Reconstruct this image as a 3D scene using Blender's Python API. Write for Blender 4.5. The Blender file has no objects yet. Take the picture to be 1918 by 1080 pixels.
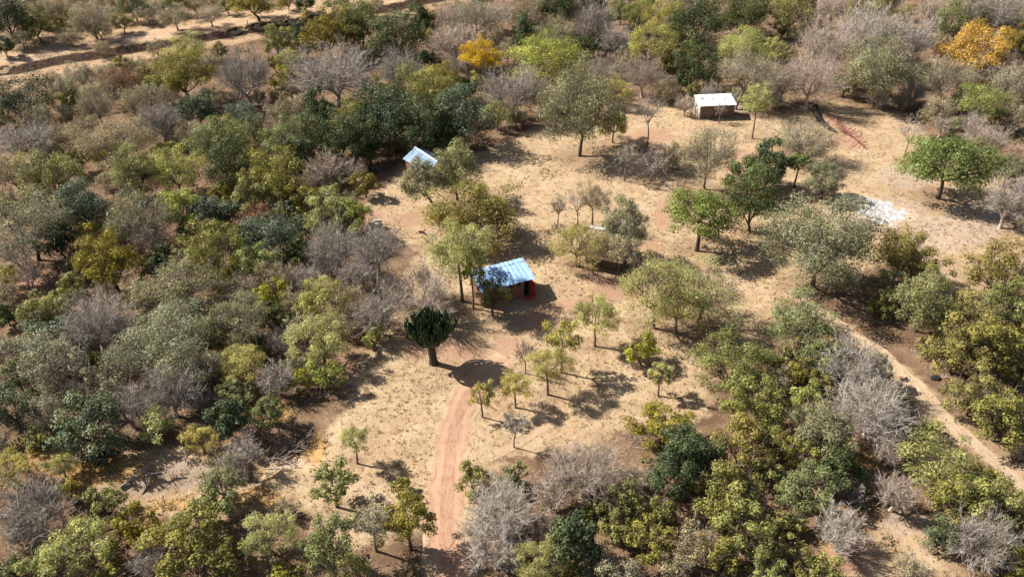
import bpy, math, random
import numpy as np
from mathutils import Vector

# ------------------------------------------------------------------ camera, sky, sun, exposure
SC = bpy.context.scene
COL = SC.collection
W0, H0 = 1918.0, 1080.0
FPX, PITCH, ALT = 1600.0, math.radians(35.0), 53.0
cam_d = bpy.data.cameras.new('camera')
cam_d.sensor_width = 36.0
cam_d.lens = 36.0 * FPX / W0
cam_d.clip_end = 20000.0
cam = bpy.data.objects.new('camera', cam_d)
cam.location = (0, 0, ALT)
cam.rotation_euler = (math.pi / 2 - PITCH, 0, 0)
COL.objects.link(cam)
SC.camera = cam

EL, AZ = math.radians(42), math.radians(18)       # the sun stands to the left and a little beyond the clearing
SUNV = Vector((-math.cos(EL) * math.cos(AZ), math.cos(EL) * math.sin(AZ), math.sin(EL)))
world = bpy.data.worlds.new('World')
SC.world = world
world.use_nodes = True
wn = world.node_tree
sky = wn.nodes.new('ShaderNodeTexSky')
sky.sky_type = 'NISHITA'
sky.sun_disc = False
sky.sun_elevation = EL
sky.sun_rotation = math.atan2(SUNV.x, SUNV.y)
sky.dust_density = 1.6
wn.nodes['Background'].inputs['Strength'].default_value = 0.052
wn.links.new(sky.outputs[0], wn.nodes['Background'].inputs[0])
sun_d = bpy.data.lights.new('sun', 'SUN')
sun_d.energy = 5.0
sun_d.angle = math.radians(0.5)
sun_d.color = (1.0, 0.95, 0.875)
sun = bpy.data.objects.new('sun', sun_d)
sun.rotation_euler = SUNV.to_track_quat('Z', 'Y').to_euler()
sun.location = (-60, 60, 80)
COL.objects.link(sun)
SC.view_settings.view_transform = 'Standard'
SC.view_settings.look = 'None'
SC.view_settings.exposure = 1.03
SC.view_settings.gamma = 1.0
SC.view_settings.use_curve_mapping = False
SC.cycles.use_adaptive_sampling = True
SC.cycles.adaptive_threshold = 0.02
SC.cycles.max_bounces = 4
SC.cycles.diffuse_bounces = 2
SC.cycles.glossy_bounces = 2
SC.cycles.transmission_bounces = 2

# ------------------------------------------------------------------ geometry of the view: photo point <-> place on the ground
CP, SP = math.cos(PITCH), math.sin(PITCH)
def project(P):
    P = np.asarray(P, float)
    x, y, z = P[..., 0], P[..., 1], P[..., 2] - ALT
    d = y * CP - z * SP
    u = y * SP + z * CP
    d = np.where(d < 0.5, 0.5, d)
    return W0 / 2 + FPX * x / d, H0 / 2 - FPX * u / d, d
def ray(px, py):
    a, b = (px - W0 / 2) / FPX, -(py - H0 / 2) / FPX
    return np.array((a, CP + b * SP, -SP + b * CP))
def at_plane(px, py, z):
    r = ray(px, py)
    t = (z - ALT) / r[2]
    return np.array((r[0] * t, r[1] * t, z))
def at(px, py, h=0.0):
    z = h
    for _ in range(3):
        p = at_plane(px, py, z)
        z = h + float(T(p[0], p[1]))
    return np.array((p[0], p[1], z))
def flat(px, py): return at_plane(px, py, 0.0)[:2]

def seg_dist(X, Y, poly):
    """distance, signed side offset and running length along a polyline"""
    best = np.full(np.shape(X), 1e9); side = np.zeros(np.shape(X)); run = np.zeros(np.shape(X)); acc = 0.0
    for (ax, ay), (bx_, by_) in zip(poly[:-1], poly[1:]):
        dx, dy = bx_ - ax, by_ - ay
        L = math.hypot(dx, dy)
        t = np.clip(((X - ax) * dx + (Y - ay) * dy) / (L * L), 0, 1)
        ex, ey = X - ax - t * dx, Y - ay - t * dy
        d = np.hypot(ex, ey)
        s = np.where(dx * ey - dy * ex >= 0, d, -d)
        m = d < best
        best = np.where(m, d, best); side = np.where(m, s, side); run = np.where(m, acc + t * L, run)
        acc += L
    return best, side, run
def in_poly(X, Y, poly):
    r = np.zeros(np.shape(X), bool)
    n = len(poly)
    for i in range(n):
        x1, y1 = poly[i]; x2, y2 = poly[(i + 1) % n]
        if y1 == y2: continue
        c = ((y1 > Y) != (y2 > Y)) & (X < (x2 - x1) * (Y - y1) / (y2 - y1) + x1)
        r ^= c
    return r
def sstep(a, b, v):
    t = np.clip((v - a) / (b - a), 0, 1)
    return t * t * (3 - 2 * t)

BANK = [flat(*p) for p in ((-260, 166), (-40, 142), (40, 133), (100, 121), (200, 104), (300, 89), (390, 75), (480, 57), (585, 42), (700, 24), (820, 2), (1000, -40))]
GULLY = [flat(*p) for p in ((640, 800), (575, 835), (500, 862), (400, 905), (300, 925), (200, 960), (60, 1010))]
def T(x, y):
    x = np.asarray(x, float); y = np.asarray(y, float)
    z = 0.10 * np.sin(x * .21 + 1.3) * np.sin(y * .17 + .4) + 0.06 * np.sin(x * .47 + y * .31) + 0.04 * np.sin(x * .9 - y * .7 + 2)
    _, s, run = seg_dist(x, y, BANK)
    wob = .10 * np.sin(run * .8) + .06 * np.sin(run * 2.1 + 1)
    z = z + 1.0 * sstep(-.75, .75, s + wob) * (1 - .75 * sstep(2, 40, s))
    d, s, run = seg_dist(x, y, GULLY)
    z = z - 0.85 * (1 - sstep(.6, 2.6, d + .35 * np.sin(run * 1.3))) * sstep(0, 5, run)
    return z

# ------------------------------------------------------------------ helpers: meshes, objects, tags
def quads_mesh(name, V, F):
    V = np.ascontiguousarray(V, np.float32).reshape(-1, 3); F = np.ascontiguousarray(F, np.int32).reshape(-1, 4)
    me = bpy.data.meshes.new(name)
    me.vertices.add(len(V)); me.vertices.foreach_set('co', V.ravel())
    me.loops.add(F.size); me.loops.foreach_set('vertex_index', F.ravel())
    me.polygons.add(len(F)); me.polygons.foreach_set('loop_start', np.arange(0, F.size, 4, dtype=np.int32))
    me.update(calc_edges=True)
    return me
def link(name, me, mat=None, parent=None, smooth=False):
    if mat is not None and not me.materials: me.materials.append(mat)
    if smooth: me.polygons.foreach_set('use_smooth', np.ones(len(me.polygons), bool))
    o = bpy.data.objects.new(name, me); COL.objects.link(o)
    if parent is not None: o.parent = parent
    return o
def empty(name, loc, rz=0.0):
    o = bpy.data.objects.new(name, None); COL.objects.link(o)
    o.empty_display_size = .3; o.location = loc; o.rotation_euler = (0, 0, rz)
    return o
def tag(o, label=None, cat=None, group=None, kind=None):
    for k, v in (('label', label), ('category', cat), ('group', group), ('kind', kind)):
        if v: o[k] = v
    return o
class MB:
    def __init__(s): s.V = []; s.F = []; s.n = 0
    def add(s, V, F):
        V = np.asarray(V, float).reshape(-1, 3); F = np.asarray(F, int).reshape(-1, 4)
        s.V.append(V); s.F.append(F + s.n); s.n += len(V)
    def tube(s, path, rad, sides=6, cap=False):
        P = np.asarray(path, float); n = len(P); rad = np.broadcast_to(np.asarray(rad, float), (n,))
        D = np.gradient(P, axis=0); D /= np.linalg.norm(D, axis=1)[:, None] + 1e-9
        ref = np.array((.31, .95, .05)) if abs(D[0, 2]) > .7 else np.array((.05, .1, 1.))
        A = np.cross(D, ref); A /= np.linalg.norm(A, axis=1)[:, None] + 1e-9
        B = np.cross(D, A)
        a = np.arange(sides) * 2 * math.pi / sides
        V = P[:, None] + rad[:, None, None] * (np.cos(a)[None, :, None] * A[:, None] + np.sin(a)[None, :, None] * B[:, None])
        i, j = np.meshgrid(np.arange(n - 1), np.arange(sides), indexing='ij')
        k = (j + 1) % sides
        s.add(V, np.stack((i * sides + j, i * sides + k, (i + 1) * sides + k, (i + 1) * sides + j), -1))
        if cap and sides == 6:
            b = s.n - sides
            s.F.append(np.array(((b, b + 1, b + 2, b + 3), (b, b + 3, b + 4, b + 5))))
    def box(s, x0, x1, y0, y1, z0, z1, z0b=None, z1b=None):
        """axis box; z0b/z1b give other heights on the y1 side"""
        a = z0 if z0b is None else z0b; b = z1 if z1b is None else z1b
        s.add(((x0, y0, z0), (x1, y0, z0), (x1, y1, a), (x0, y1, a), (x0, y0, z1), (x1, y0, z1), (x1, y1, b), (x0, y1, b)),
              ((0, 3, 2, 1), (4, 5, 6, 7), (0, 1, 5, 4), (1, 2, 6, 5), (2, 3, 7, 6), (3, 0, 4, 7)))
    def quads(s, P):   # (n,4,3)
        P = np.asarray(P, float).reshape(-1, 4, 3)
        s.add(P, np.arange(len(P) * 4).reshape(-1, 4))
    def mesh(s, name):
        return quads_mesh(name, np.concatenate(s.V), np.concatenate(s.F))
    def build(s, name, mat, parent=None, smooth=False):
        me = s.mesh(name)
        me.polygons.foreach_set('use_smooth', np.full(len(me.polygons), smooth, bool))      # a new mesh would otherwise be shaded smooth
        return link(name, me, mat, parent, smooth)
def bez(a, b, c, n=5):
    t = np.linspace(0, 1, n)[:, None]
    return (1 - t) ** 2 * np.asarray(a) + 2 * t * (1 - t) * np.asarray(b) + t * t * np.asarray(c)

# ------------------------------------------------------------------ materials
def new_mat(name):
    m = bpy.data.materials.new(name); m.use_nodes = True
    nt = m.node_tree; return m, nt, nt.nodes['Principled BSDF']
def N(nt, t, **kw):
    n = nt.nodes.new(t)
    for k, v in kw.items():
        if k in n.inputs: n.inputs[k].default_value = v
        else: setattr(n, k, v)
    return n
def mixc(nt, f, a, b, mode='MIX'):
    n = nt.nodes.new('ShaderNodeMix'); n.data_type = 'RGBA'; n.blend_type = mode; n.clamp_factor = True
    for i, v in ((0, f), (6, a), (7, b)):
        if isinstance(v, bpy.types.NodeSocket): nt.links.new(v, n.inputs[i])
        elif i == 0: n.inputs[i].default_value = v
        else: n.inputs[i].default_value = (*v, 1) if len(v) == 3 else v
    return n.outputs[2]
def mth(nt, op, a, b=0.0, c=0.0):
    n = nt.nodes.new('ShaderNodeMath'); n.operation = op
    for i, v in enumerate((a, b, c)):
        if isinstance(v, bpy.types.NodeSocket): nt.links.new(v, n.inputs[i])
        else: n.inputs[i].default_value = v
    return n.outputs[0]
def ramp(nt, v, lo, hi, a=0.0, b=1.0):
    n = nt.nodes.new('ShaderNodeMapRange'); n.interpolation_type = 'SMOOTHSTEP'
    nt.links.new(v, n.inputs[0])
    for i, q in enumerate((lo, hi, a, b)): n.inputs[i + 1].default_value = q
    return n.outputs[0]
def noise(nt, scale, detail=4, rough=.6, vec=None, w=0.0):
    n = nt.nodes.new('ShaderNodeTexNoise'); n.inputs['Scale'].default_value = scale
    n.inputs['Detail'].default_value = detail; n.inputs['Roughness'].default_value = rough
    if vec is not None: nt.links.new(vec, n.inputs['Vector'])
    return n.outputs['Fac']
def attr(nt, name):
    n = nt.nodes.new('ShaderNodeAttribute'); n.attribute_name = name; return n.outputs['Fac']
def gpos(nt): return nt.nodes.new('ShaderNodeNewGeometry').outputs['Position']
def opos(nt): return nt.nodes.new('ShaderNodeTexCoord').outputs['Object']

def leaf_mat(name, c1, c2, transl=.28, rough=.55, hue=.035):
    m, nt, b = new_mat(name)
    g = nt.nodes.new('ShaderNodeNewGeometry'); oi = nt.nodes.new('ShaderNodeObjectInfo')
    cl = attr(nt, 'tone')
    f = mth(nt, 'ADD', mth(nt, 'MULTIPLY', g.outputs['Random Per Island'], .5), mth(nt, 'MULTIPLY', cl, .5))
    col = mixc(nt, f, c1, c2)
    hv = N(nt, 'ShaderNodeHueSaturation')
    nt.links.new(mth(nt, 'MULTIPLY_ADD', oi.outputs['Random'], hue, .5 - hue * .4), hv.inputs['Hue'])
    nt.links.new(mth(nt, 'MULTIPLY_ADD', oi.outputs['Random'], -.3, 1.14), hv.inputs['Saturation'])
    nt.links.new(mth(nt, 'MULTIPLY_ADD', g.outputs['Random Per Island'], .4, mth(nt, 'MULTIPLY_ADD', cl, .35, .68)), hv.inputs['Value'])
    nt.links.new(col, hv.inputs['Color'])
    nt.links.new(hv.outputs[0], b.inputs['Base Color'])
    b.inputs['Roughness'].default_value = rough
    b.inputs['Specular IOR Level'].default_value = .18
    tr = nt.nodes.new('ShaderNodeBsdfTranslucent'); nt.links.new(hv.outputs[0], tr.inputs[0])
    mx = nt.nodes.new('ShaderNodeMixShader'); mx.inputs[0].default_value = transl
    nt.links.new(b.outputs[0], mx.inputs[1]); nt.links.new(tr.outputs[0], mx.inputs[2])
    nt.links.new(mx.outputs[0], nt.nodes['Material Output'].inputs[0])
    return m
def bark_mat(name, c1, c2):
    m, nt, b = new_mat(name)
    oi = nt.nodes.new('ShaderNodeObjectInfo')
    col = mixc(nt, ramp(nt, noise(nt, 3.0, 4, .65, gpos(nt)), .3, .7), c1, c2)
    hv = N(nt, 'ShaderNodeHueSaturation')
    nt.links.new(mth(nt, 'MULTIPLY_ADD', oi.outputs['Random'], .4, .8), hv.inputs['Value'])
    nt.links.new(col, hv.inputs['Color']); nt.links.new(hv.outputs[0], b.inputs['Base Color'])
    b.inputs['Roughness'].default_value = .9; b.inputs['Specular IOR Level'].default_value = .15
    return m
def plain_mat(name, c1, c2, scale=4.0, rough=.8, bump=0.0):
    m, nt, b = new_mat(name)
    nz = noise(nt, scale, 5, .65, opos(nt))
    nt.links.new(mixc(nt, ramp(nt, nz, .3, .7), c1, c2), b.inputs['Base Color'])
    b.inputs['Roughness'].default_value = rough; b.inputs['Specular IOR Level'].default_value = .25
    if bump:
        bp = N(nt, 'ShaderNodeBump', Strength=.6, Distance=bump); nt.links.new(nz, bp.inputs['Height']); nt.links.new(bp.outputs[0], b.inputs['Normal'])
    return m

# ------------------------------------------------------------------ the ground
OPEN_MAIN = [(640, 780), (690, 640), (740, 545), (790, 455), (690, 440), (698, 370), (760, 310), (900, 285), (1000, 240), (1190, 175), (1430, 225), (1540, 185), (1700, 215), (1740, 270), (1918, 330),
             (2000, 480), (1800, 570), (1700, 470), (1500, 560), (1580, 600), (1700, 690), (1800, 790), (1990, 900), (1990, 960), (1700, 770), (1600, 650), (1450, 640), (1340, 720), (1320, 800), (1180, 800),
             (1080, 850), (930, 860), (890, 1000), (900, 1130), (790, 1130), (800, 950), (700, 1040), (580, 1000), (560, 850)]
OPEN_ROAD = [(-200, 120), (0, 100), (300, 55), (600, 10), (830, -20), (780, 30), (600, 50), (450, 78), (340, 100), (200, 122), (110, 150), (60, 160), (-200, 190)]
OPEN_LOW = [(1560, 1100), (1620, 1010), (1660, 960), (1720, 965), (1800, 1040), (1820, 1100)]
OPEN_BANK = [(180, 860), (330, 835), (520, 850), (600, 830), (600, 900), (480, 960), (330, 970), (190, 925)]
RED = [(905, 690, 62, 40), (960, 650, 55, 22), (1010, 600, 50, 30), (1080, 570, 60, 18), (1160, 545, 70, 22), (1215, 470, 32, 36), (1240, 400, 20, 40), (770, 412, 30, 18), (1590, 260, 45, 26), (1560, 225, 30, 20),
       (860, 655, 60, 28), (1120, 520, 50, 14), (700, 410, 25, 22), (850, 1040, 60, 50), (780, 660, 40, 20), (1560, 900, 60, 70), (1600, 1040, 70, 40),
       (1290, 500, 50, 20), (1000, 560, 30, 20), (1400, 290, 50, 15), (1215, 255, 60, 20), (640, 700, 30, 40), (520, 690, 40, 40), (40, 540, 60, 24), (1500, 285, 60, 14), (1840, 660, 40, 30)]
PALE = [(330, 880, 75, 32), (270, 905, 50, 20), (400, 890, 40, 24), (540, 860, 50, 20), (1640, 400, 120, 40), (1750, 440, 100, 40), (1700, 330, 70, 30), (1330, 180, 60, 10), (1390, 200, 30, 12), (1700, 980, 60, 30), (1820, 420, 80, 50)]
GOLD = [(220, 880, 120, 32), (130, 900, 70, 24), (330, 940, 90, 20), (590, 840, 26, 36), (480, 930, 60, 30), (500, 770, 60, 30), (280, 1000, 40, 40), (70, 860, 60, 24), (1620, 870, 40, 24), (1480, 830, 40, 20), (1560, 1040, 40, 30), (110, 240, 60, 20)]
def blobs(px, py, L, grow=1.0):
    r = np.zeros(np.shape(px))
    for cx, cy, rx, ry in L:
        d = np.hypot((px - cx) / (rx * grow), (py - cy) / (ry * grow))
        r = np.maximum(r, 1 - sstep(.35, 1.25, d))
    return r
def soft_open(X, Y):
    """how open the ground is: 1 in the clearings, 0 in the thicket"""
    r = np.zeros(np.shape(X)); k = 0
    for dx, dy in ((0, 0), (1.6, 0), (-1.6, 0), (0, 1.6), (0, -1.6), (1.1, 1.1), (-1.1, 1.1), (1.1, -1.1), (-1.1, -1.1)):
        px, py, _ = project(np.stack((X + dx, Y + dy, np.zeros(np.shape(X))), -1))
        o = in_poly(px, py, OPEN_MAIN) | in_poly(px, py, OPEN_ROAD) | in_poly(px, py, OPEN_LOW) | in_poly(px, py, OPEN_BANK)
        r += o; k += 1
    return r / k
def axis(lo, hi, st, far):
    a = list(np.arange(lo, hi + 1e-6, st)); s = st
    while a[-1] < far: s *= 1.35; a.append(a[-1] + s)
    s = st
    while a[0] > -far: s *= 1.35; a.insert(0, a[0] - s)
    return np.array(a)
GX, GY = axis(-120, 120, .95, 3000), axis(24, 225, .95, 3000)
XX, YY = np.meshgrid(GX, GY, indexing='ij')
ZZ = T(XX, YY)
nx, ny = len(GX), len(GY)
ii, jj = np.meshgrid(np.arange(nx - 1), np.arange(ny - 1), indexing='ij')
gF = np.stack((ii * ny + jj, (ii + 1) * ny + jj, (ii + 1) * ny + jj + 1, ii * ny + jj + 1), -1)
ground_me = quads_mesh('ground', np.stack((XX, YY, ZZ), -1), gF)
gpx, gpy, _ = project(np.stack((XX, YY, 0 * ZZ), -1))
front = (YY > 15)
def put_attr(me, name, v):
    a = me.attributes.new(name, 'FLOAT', 'POINT'); a.data.foreach_set('value', np.ascontiguousarray(v, np.float32).ravel())
put_attr(ground_me, 'open', soft_open(XX, YY) * front)
put_attr(ground_me, 'red', blobs(gpx, gpy, RED) * front)
put_attr(ground_me, 'pale', blobs(gpx, gpy, PALE) * front)
put_attr(ground_me, 'gold', blobs(gpx, gpy, GOLD) * front)
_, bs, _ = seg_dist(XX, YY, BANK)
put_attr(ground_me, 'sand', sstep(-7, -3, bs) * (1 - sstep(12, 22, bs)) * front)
put_attr(ground_me, 'cut', sstep(-1.6, -.6, bs) * (1 - sstep(.5, 1.0, bs)))  # bank face, where shade is painted into the ground colour

def grass_colour(nt, P):
    big = noise(nt, .11, 4, .6, P); mid = noise(nt, .55, 5, .7, P); fine = noise(nt, 3.2, 5, .75, P); micro = noise(nt, 11.0, 3, .7, P)
    c = mixc(nt, ramp(nt, mid, .38, .62), (0.467, 0.343, 0.208), (0.368, 0.258, 0.150))
    c = mixc(nt, ramp(nt, big, .45, .62, 0, .5), c, (0.368, 0.239, 0.142))
    c = mixc(nt, ramp(nt, fine, .5, .66, 0, .65), c, (0.550, 0.410, 0.251))
    tus = noise(nt, 1.5, 6, .8, P)
    c = mixc(nt, ramp(nt, tus, .48, .62, 0, .62), c, (0.319, 0.217, 0.126))
    c = mixc(nt, ramp(nt, noise(nt, .24, 5, .7, P), .52, .66, 0, .5), c, (0.526, 0.407, 0.270))
    c = mixc(nt, ramp(nt, micro, .52, .70, 0, .5), c, (0.232, 0.152, 0.085))
    return c, fine, micro
def soil_colour(nt, P):
    n1 = noise(nt, .9, 5, .7, P); n2 = noise(nt, 6.0, 4, .7, P)
    c = mixc(nt, ramp(nt, n1, .35, .65), (0.339, 0.183, 0.112), (0.393, 0.247, 0.166))
    return mixc(nt, ramp(nt, n2, .5, .7, 0, .6), c, (0.245, 0.129, 0.082))
def make_ground_mat():
    m, nt, b = new_mat('dry_ground')
    P = gpos(nt)
    c, fine, micro = grass_colour(nt, P)
    edge = noise(nt, .7, 5, .7, P)
    def mask(name, lo=.35, hi=.65, k=.9):
        return ramp(nt, mth(nt, 'MULTIPLY_ADD', mth(nt, 'SUBTRACT', edge, .5), k, attr(nt, name)), lo, hi)
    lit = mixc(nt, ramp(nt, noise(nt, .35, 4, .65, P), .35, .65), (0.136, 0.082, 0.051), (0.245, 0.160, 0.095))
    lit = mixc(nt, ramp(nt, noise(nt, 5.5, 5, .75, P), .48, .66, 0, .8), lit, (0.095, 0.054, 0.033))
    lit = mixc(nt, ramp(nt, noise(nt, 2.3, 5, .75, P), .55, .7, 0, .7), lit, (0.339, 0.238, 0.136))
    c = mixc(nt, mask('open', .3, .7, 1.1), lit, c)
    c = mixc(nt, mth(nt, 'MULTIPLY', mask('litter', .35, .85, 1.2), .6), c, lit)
    sand = mixc(nt, ramp(nt, noise(nt, .8, 5, .7, P), .35, .65), (0.421, 0.299, 0.183), (0.339, 0.210, 0.122))
    c = mixc(nt, mth(nt, 'MULTIPLY', mask('sand'), .75), c, sand)
    gold = mixc(nt, ramp(nt, noise(nt, 1.8, 5, .75, P), .35, .65), (.44, .27, .095), (.30, .17, .065))
    c = mixc(nt, mth(nt, 'MULTIPLY', mask('gold'), .75), c, gold)
    pale = mixc(nt, ramp(nt, noise(nt, 1.3, 5, .75, P), .4, .65), (0.434, 0.339, 0.261), (0.339, 0.245, 0.179))
    c = mixc(nt, mth(nt, 'MULTIPLY', mask('pale'), .7), c, pale)
    c = mixc(nt, mth(nt, 'MULTIPLY', mask('red', .3, .8, 1.3), .78), c, soil_colour(nt, P))
    c = mixc(nt, mask('cut', .3, .6, .3), c, mixc(nt, ramp(nt, noise(nt, 1.6, 4, .7, P), .35, .65), (0.051, 0.031, 0.021), (0.102, 0.060, 0.041)))  # near-black earth: the bank's shade put into its colour
    nt.links.new(c, b.inputs['Base Color'])
    b.inputs['Roughness'].default_value = .95; b.inputs['Specular IOR Level'].default_value = .1
    h = mth(nt, 'MULTIPLY_ADD', micro, .5, fine)
    bp = N(nt, 'ShaderNodeBump', Strength=.9, Distance=.14)
    nt.links.new(h, bp.inputs['Height']); nt.links.new(bp.outputs[0], b.inputs['Normal'])
    return m
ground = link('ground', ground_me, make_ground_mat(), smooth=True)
tag(ground, kind='structure')

def gz(x, y):   # height of the ground sheet itself (bilinear on its own grid)
    i = np.clip(np.searchsorted(GX, x) - 1, 0, nx - 2); j = np.clip(np.searchsorted(GY, y) - 1, 0, ny - 2)
    u = (x - GX[i]) / (GX[i + 1] - GX[i]); v = (y - GY[j]) / (GY[j + 1] - GY[j])
    return (ZZ[i, j] * (1 - u) + ZZ[i + 1, j] * u) * (1 - v) + (ZZ[i, j + 1] * (1 - u) + ZZ[i + 1, j + 1] * u) * v

def smooth_poly(pts, n):
    P = np.array(pts, float)
    for _ in range(3):
        Q = [P[0]]
        for a, b in zip(P[:-1], P[1:]): Q += [.75 * a + .25 * b, .25 * a + .75 * b]
        P = np.array(Q + [P[-1]])
    L = np.r_[0, np.cumsum(np.linalg.norm(np.diff(P, axis=0), axis=1))]
    k = max(int(L[-1] / n), 2); t = np.linspace(0, L[-1], k + 1)
    return np.stack((np.interp(t, L, P[:, 0]), np.interp(t, L, P[:, 1])), -1), t
def ribbon(name, pts, widths, mat, lift, step=.35, across=13):
    """a sheet laid along a line on the ground; attribute u is metres from its centre line over half width, v fades its ends"""
    C_, t = smooth_poly([flat(*p) for p in pts], step)
    D = np.gradient(C_, axis=0); D /= np.linalg.norm(D, axis=1)[:, None]
    Nn = np.stack((-D[:, 1], D[:, 0]), -1)
    f = np.linspace(-1, 1, across)
    w = np.interp(t / t[-1], np.linspace(0, 1, len(widths)), widths) / 2
    jit = 1 + .10 * np.sin(t * 1.1 + 1) + .06 * np.sin(t * 2.7)
    P2 = C_[:, None] + Nn[:, None] * (f[None, :, None] * (w * jit)[:, None, None])
    z = gz(P2[..., 0], P2[..., 1]) + lift
    m_, k_ = P2.shape[:2]
    i, j = np.meshgrid(np.arange(m_ - 1), np.arange(k_ - 1), indexing='ij')
    me = quads_mesh(name, np.concatenate((P2, z[..., None]), -1), np.stack((i * k_ + j, i * k_ + j + 1, (i + 1) * k_ + j + 1, (i + 1) * k_ + j), -1)[..., ::-1])
    put_attr(me, 'u', np.broadcast_to(f, (m_, k_)) * 1.0)
    put_attr(me, 'v', np.broadcast_to((t / t[-1])[:, None], (m_, k_)) * 1.0)
    o = link(name, me, mat, smooth=True); tag(o, kind='structure'); return o
def track_mat(name, soil, ruts=.55, fade=None, pale=False):
    m, nt, b = new_mat(name)
    P = gpos(nt)
    g, fine, micro = grass_colour(nt, P)
    s = soil(nt, P)
    u = mth(nt, 'ABSOLUTE', attr(nt, 'u'))
    e = noise(nt, 1.1, 5, .7, P)
    cx_ = nt.nodes.new('ShaderNodeCombineXYZ'); nt.links.new(mth(nt, 'MULTIPLY', attr(nt, 'u'), 7.0), cx_.inputs[0]); nt.links.new(mth(nt, 'MULTIPLY', attr(nt, 'v'), 9.0), cx_.inputs[1])
    stk = noise(nt, 1.6, 5, .7, cx_.outputs[0])
    s = mixc(nt, ramp(nt, stk, .48, .64, 0, .7), s, (0.223, 0.107, 0.063))
    s = mixc(nt, ramp(nt, noise(nt, 9.0, 3, .7, P), .58, .70, 0, .7), s, (0.484, 0.353, 0.260))
    r = mth(nt, 'SUBTRACT', 1.0, ramp(nt, mth(nt, 'ABSOLUTE', mth(nt, 'SUBTRACT', u, .46)), .06, .24))
    r = mth(nt, 'MULTIPLY', r, ramp(nt, e, .3, .6, .4, 1.0))
    s = mixc(nt, mth(nt, 'MULTIPLY', r, ruts), s, (0.448, 0.286, 0.190))
    mid_ = mth(nt, 'MULTIPLY', ramp(nt, u, .0, .24, 1.0, 0.0), ramp(nt, e, .42, .6))
    s = mixc(nt, mth(nt, 'MULTIPLY', mid_, .3), s, g)
    k = ramp(nt, mth(nt, 'MULTIPLY_ADD', mth(nt, 'SUBTRACT', e, .5), 1.2, u), .55, .98, 1.0, 0.0)
    if fade:
        v = attr(nt, 'v'); k = mth(nt, 'MULTIPLY', k, ramp(nt, v, fade[0], fade[1], fade[2], fade[3]))
    c = mixc(nt, k, g, s)
    nt.links.new(c, b.inputs['Base Color']); b.inputs['Roughness'].default_value = .95; b.inputs['Specular IOR Level'].default_value = .1
    bp = N(nt, 'ShaderNodeBump', Strength=.7, Distance=.08); nt.links.new(fine, bp.inputs['Height']); nt.links.new(bp.outputs[0], b.inputs['Normal'])
    return m
def sand_colour(nt, P):
    return mixc(nt, ramp(nt, noise(nt, .8, 5, .7, P), .35, .65), (0.434, 0.319, 0.210), (0.366, 0.245, 0.156))
def straw_colour(nt, P):
    return mixc(nt, ramp(nt, noise(nt, .8, 5, .7, P), .35, .65), (.47, .365, .25), (.40, .295, .195))
ribbon('dirt_track', [(845, 1160), (842, 1080), (836, 960), (840, 880), (852, 800), (876, 735), (908, 700), (948, 668)],
       [3.6, 3.6, 3.5, 3.4, 3.3, 3.0, 2.6], track_mat('red_dirt', soil_colour, .75, (.78, 1.0, 1.0, .5)), .022)
ribbon('sandy_road', [(-150, 152), (0, 128), (100, 104), (200, 87), (300, 74), (400, 62), (470, 50), (560, 36), (650, 20), (760, 2), (900, -25)], [6.6, 6.4, 6.2, 6.0], track_mat('pale_sand', sand_colour, .35), .03)
ribbon('footpath', [(1480, 545), (1560, 605), (1640, 655), (1715, 722), (1790, 806), (1860, 860), (1930, 922), (2020, 1000)], [1.9, 2.0, 1.9, 1.5, 1.2], track_mat('path_sand', straw_colour, .2, (.0, .2, .4, .9)), .022)
ribbon('grass_trail', [(1060, 775), (1010, 805), (960, 835), (915, 862)], [.9, .9, .8], track_mat('trail_sand', sand_colour, .2, (0, .3, .3, .7)), .022)

# ------------------------------------------------------------------ trees: how a kind grows
LM_ = {}
def lm(k, *a, **kw): LM_[k] = leaf_mat('leaf_' + k, *a, **kw)
lm('dark', (.040, .056, .020), (.100, .118, .040), transl=.15)
lm('blue', (.065, .085, .045), (.16, .185, .10), transl=.15)
lm('olive', (.165, .150, .032), (.320, .285, .070), transl=.28)
lm('mid', (.125, .140, .035), (.265, .265, .085), transl=.28)
lm('lime', (.20, .215, .038), (.385, .385, .090), transl=.33)
lm('yellowgreen', (.26, .25, .06), (.46, .43, .13), transl=.36)
lm('khaki', (.168, .152, .045), (.335, .295, .105), transl=.28)
lm('feather', (.34, .325, .10), (.60, .54, .21), transl=.5)
lm('dull', (.21, .175, .09), (.39, .33, .18))
lm('greygreen', (.16, .155, .075), (.31, .29, .145))
lm('fresh', (.12, .16, .035), (.25, .28, .075), transl=.33)
lm('yellow', (.56, .34, .015), (.70, .48, .03), transl=.4, hue=0)
lm('orange', (.44, .27, .05), (.60, .39, .10), transl=.35, hue=0)
lm('rust', (0.175, 0.094, 0.044), (0.350, 0.188, 0.088))
BM = {'dark': bark_mat('bark_dark', (.055, .042, .035), (.11, .085, .07)),
      'grey': bark_mat('bark_grey', (.29, .25, .205), (.46, .40, .34)),
      'pink': bark_mat('bark_pinkish', (.34, .27, .21), (.52, .425, .345)),
      'brown': bark_mat('bark_brown', (.14, .10, .075), (.27, .20, .155))}
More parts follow.
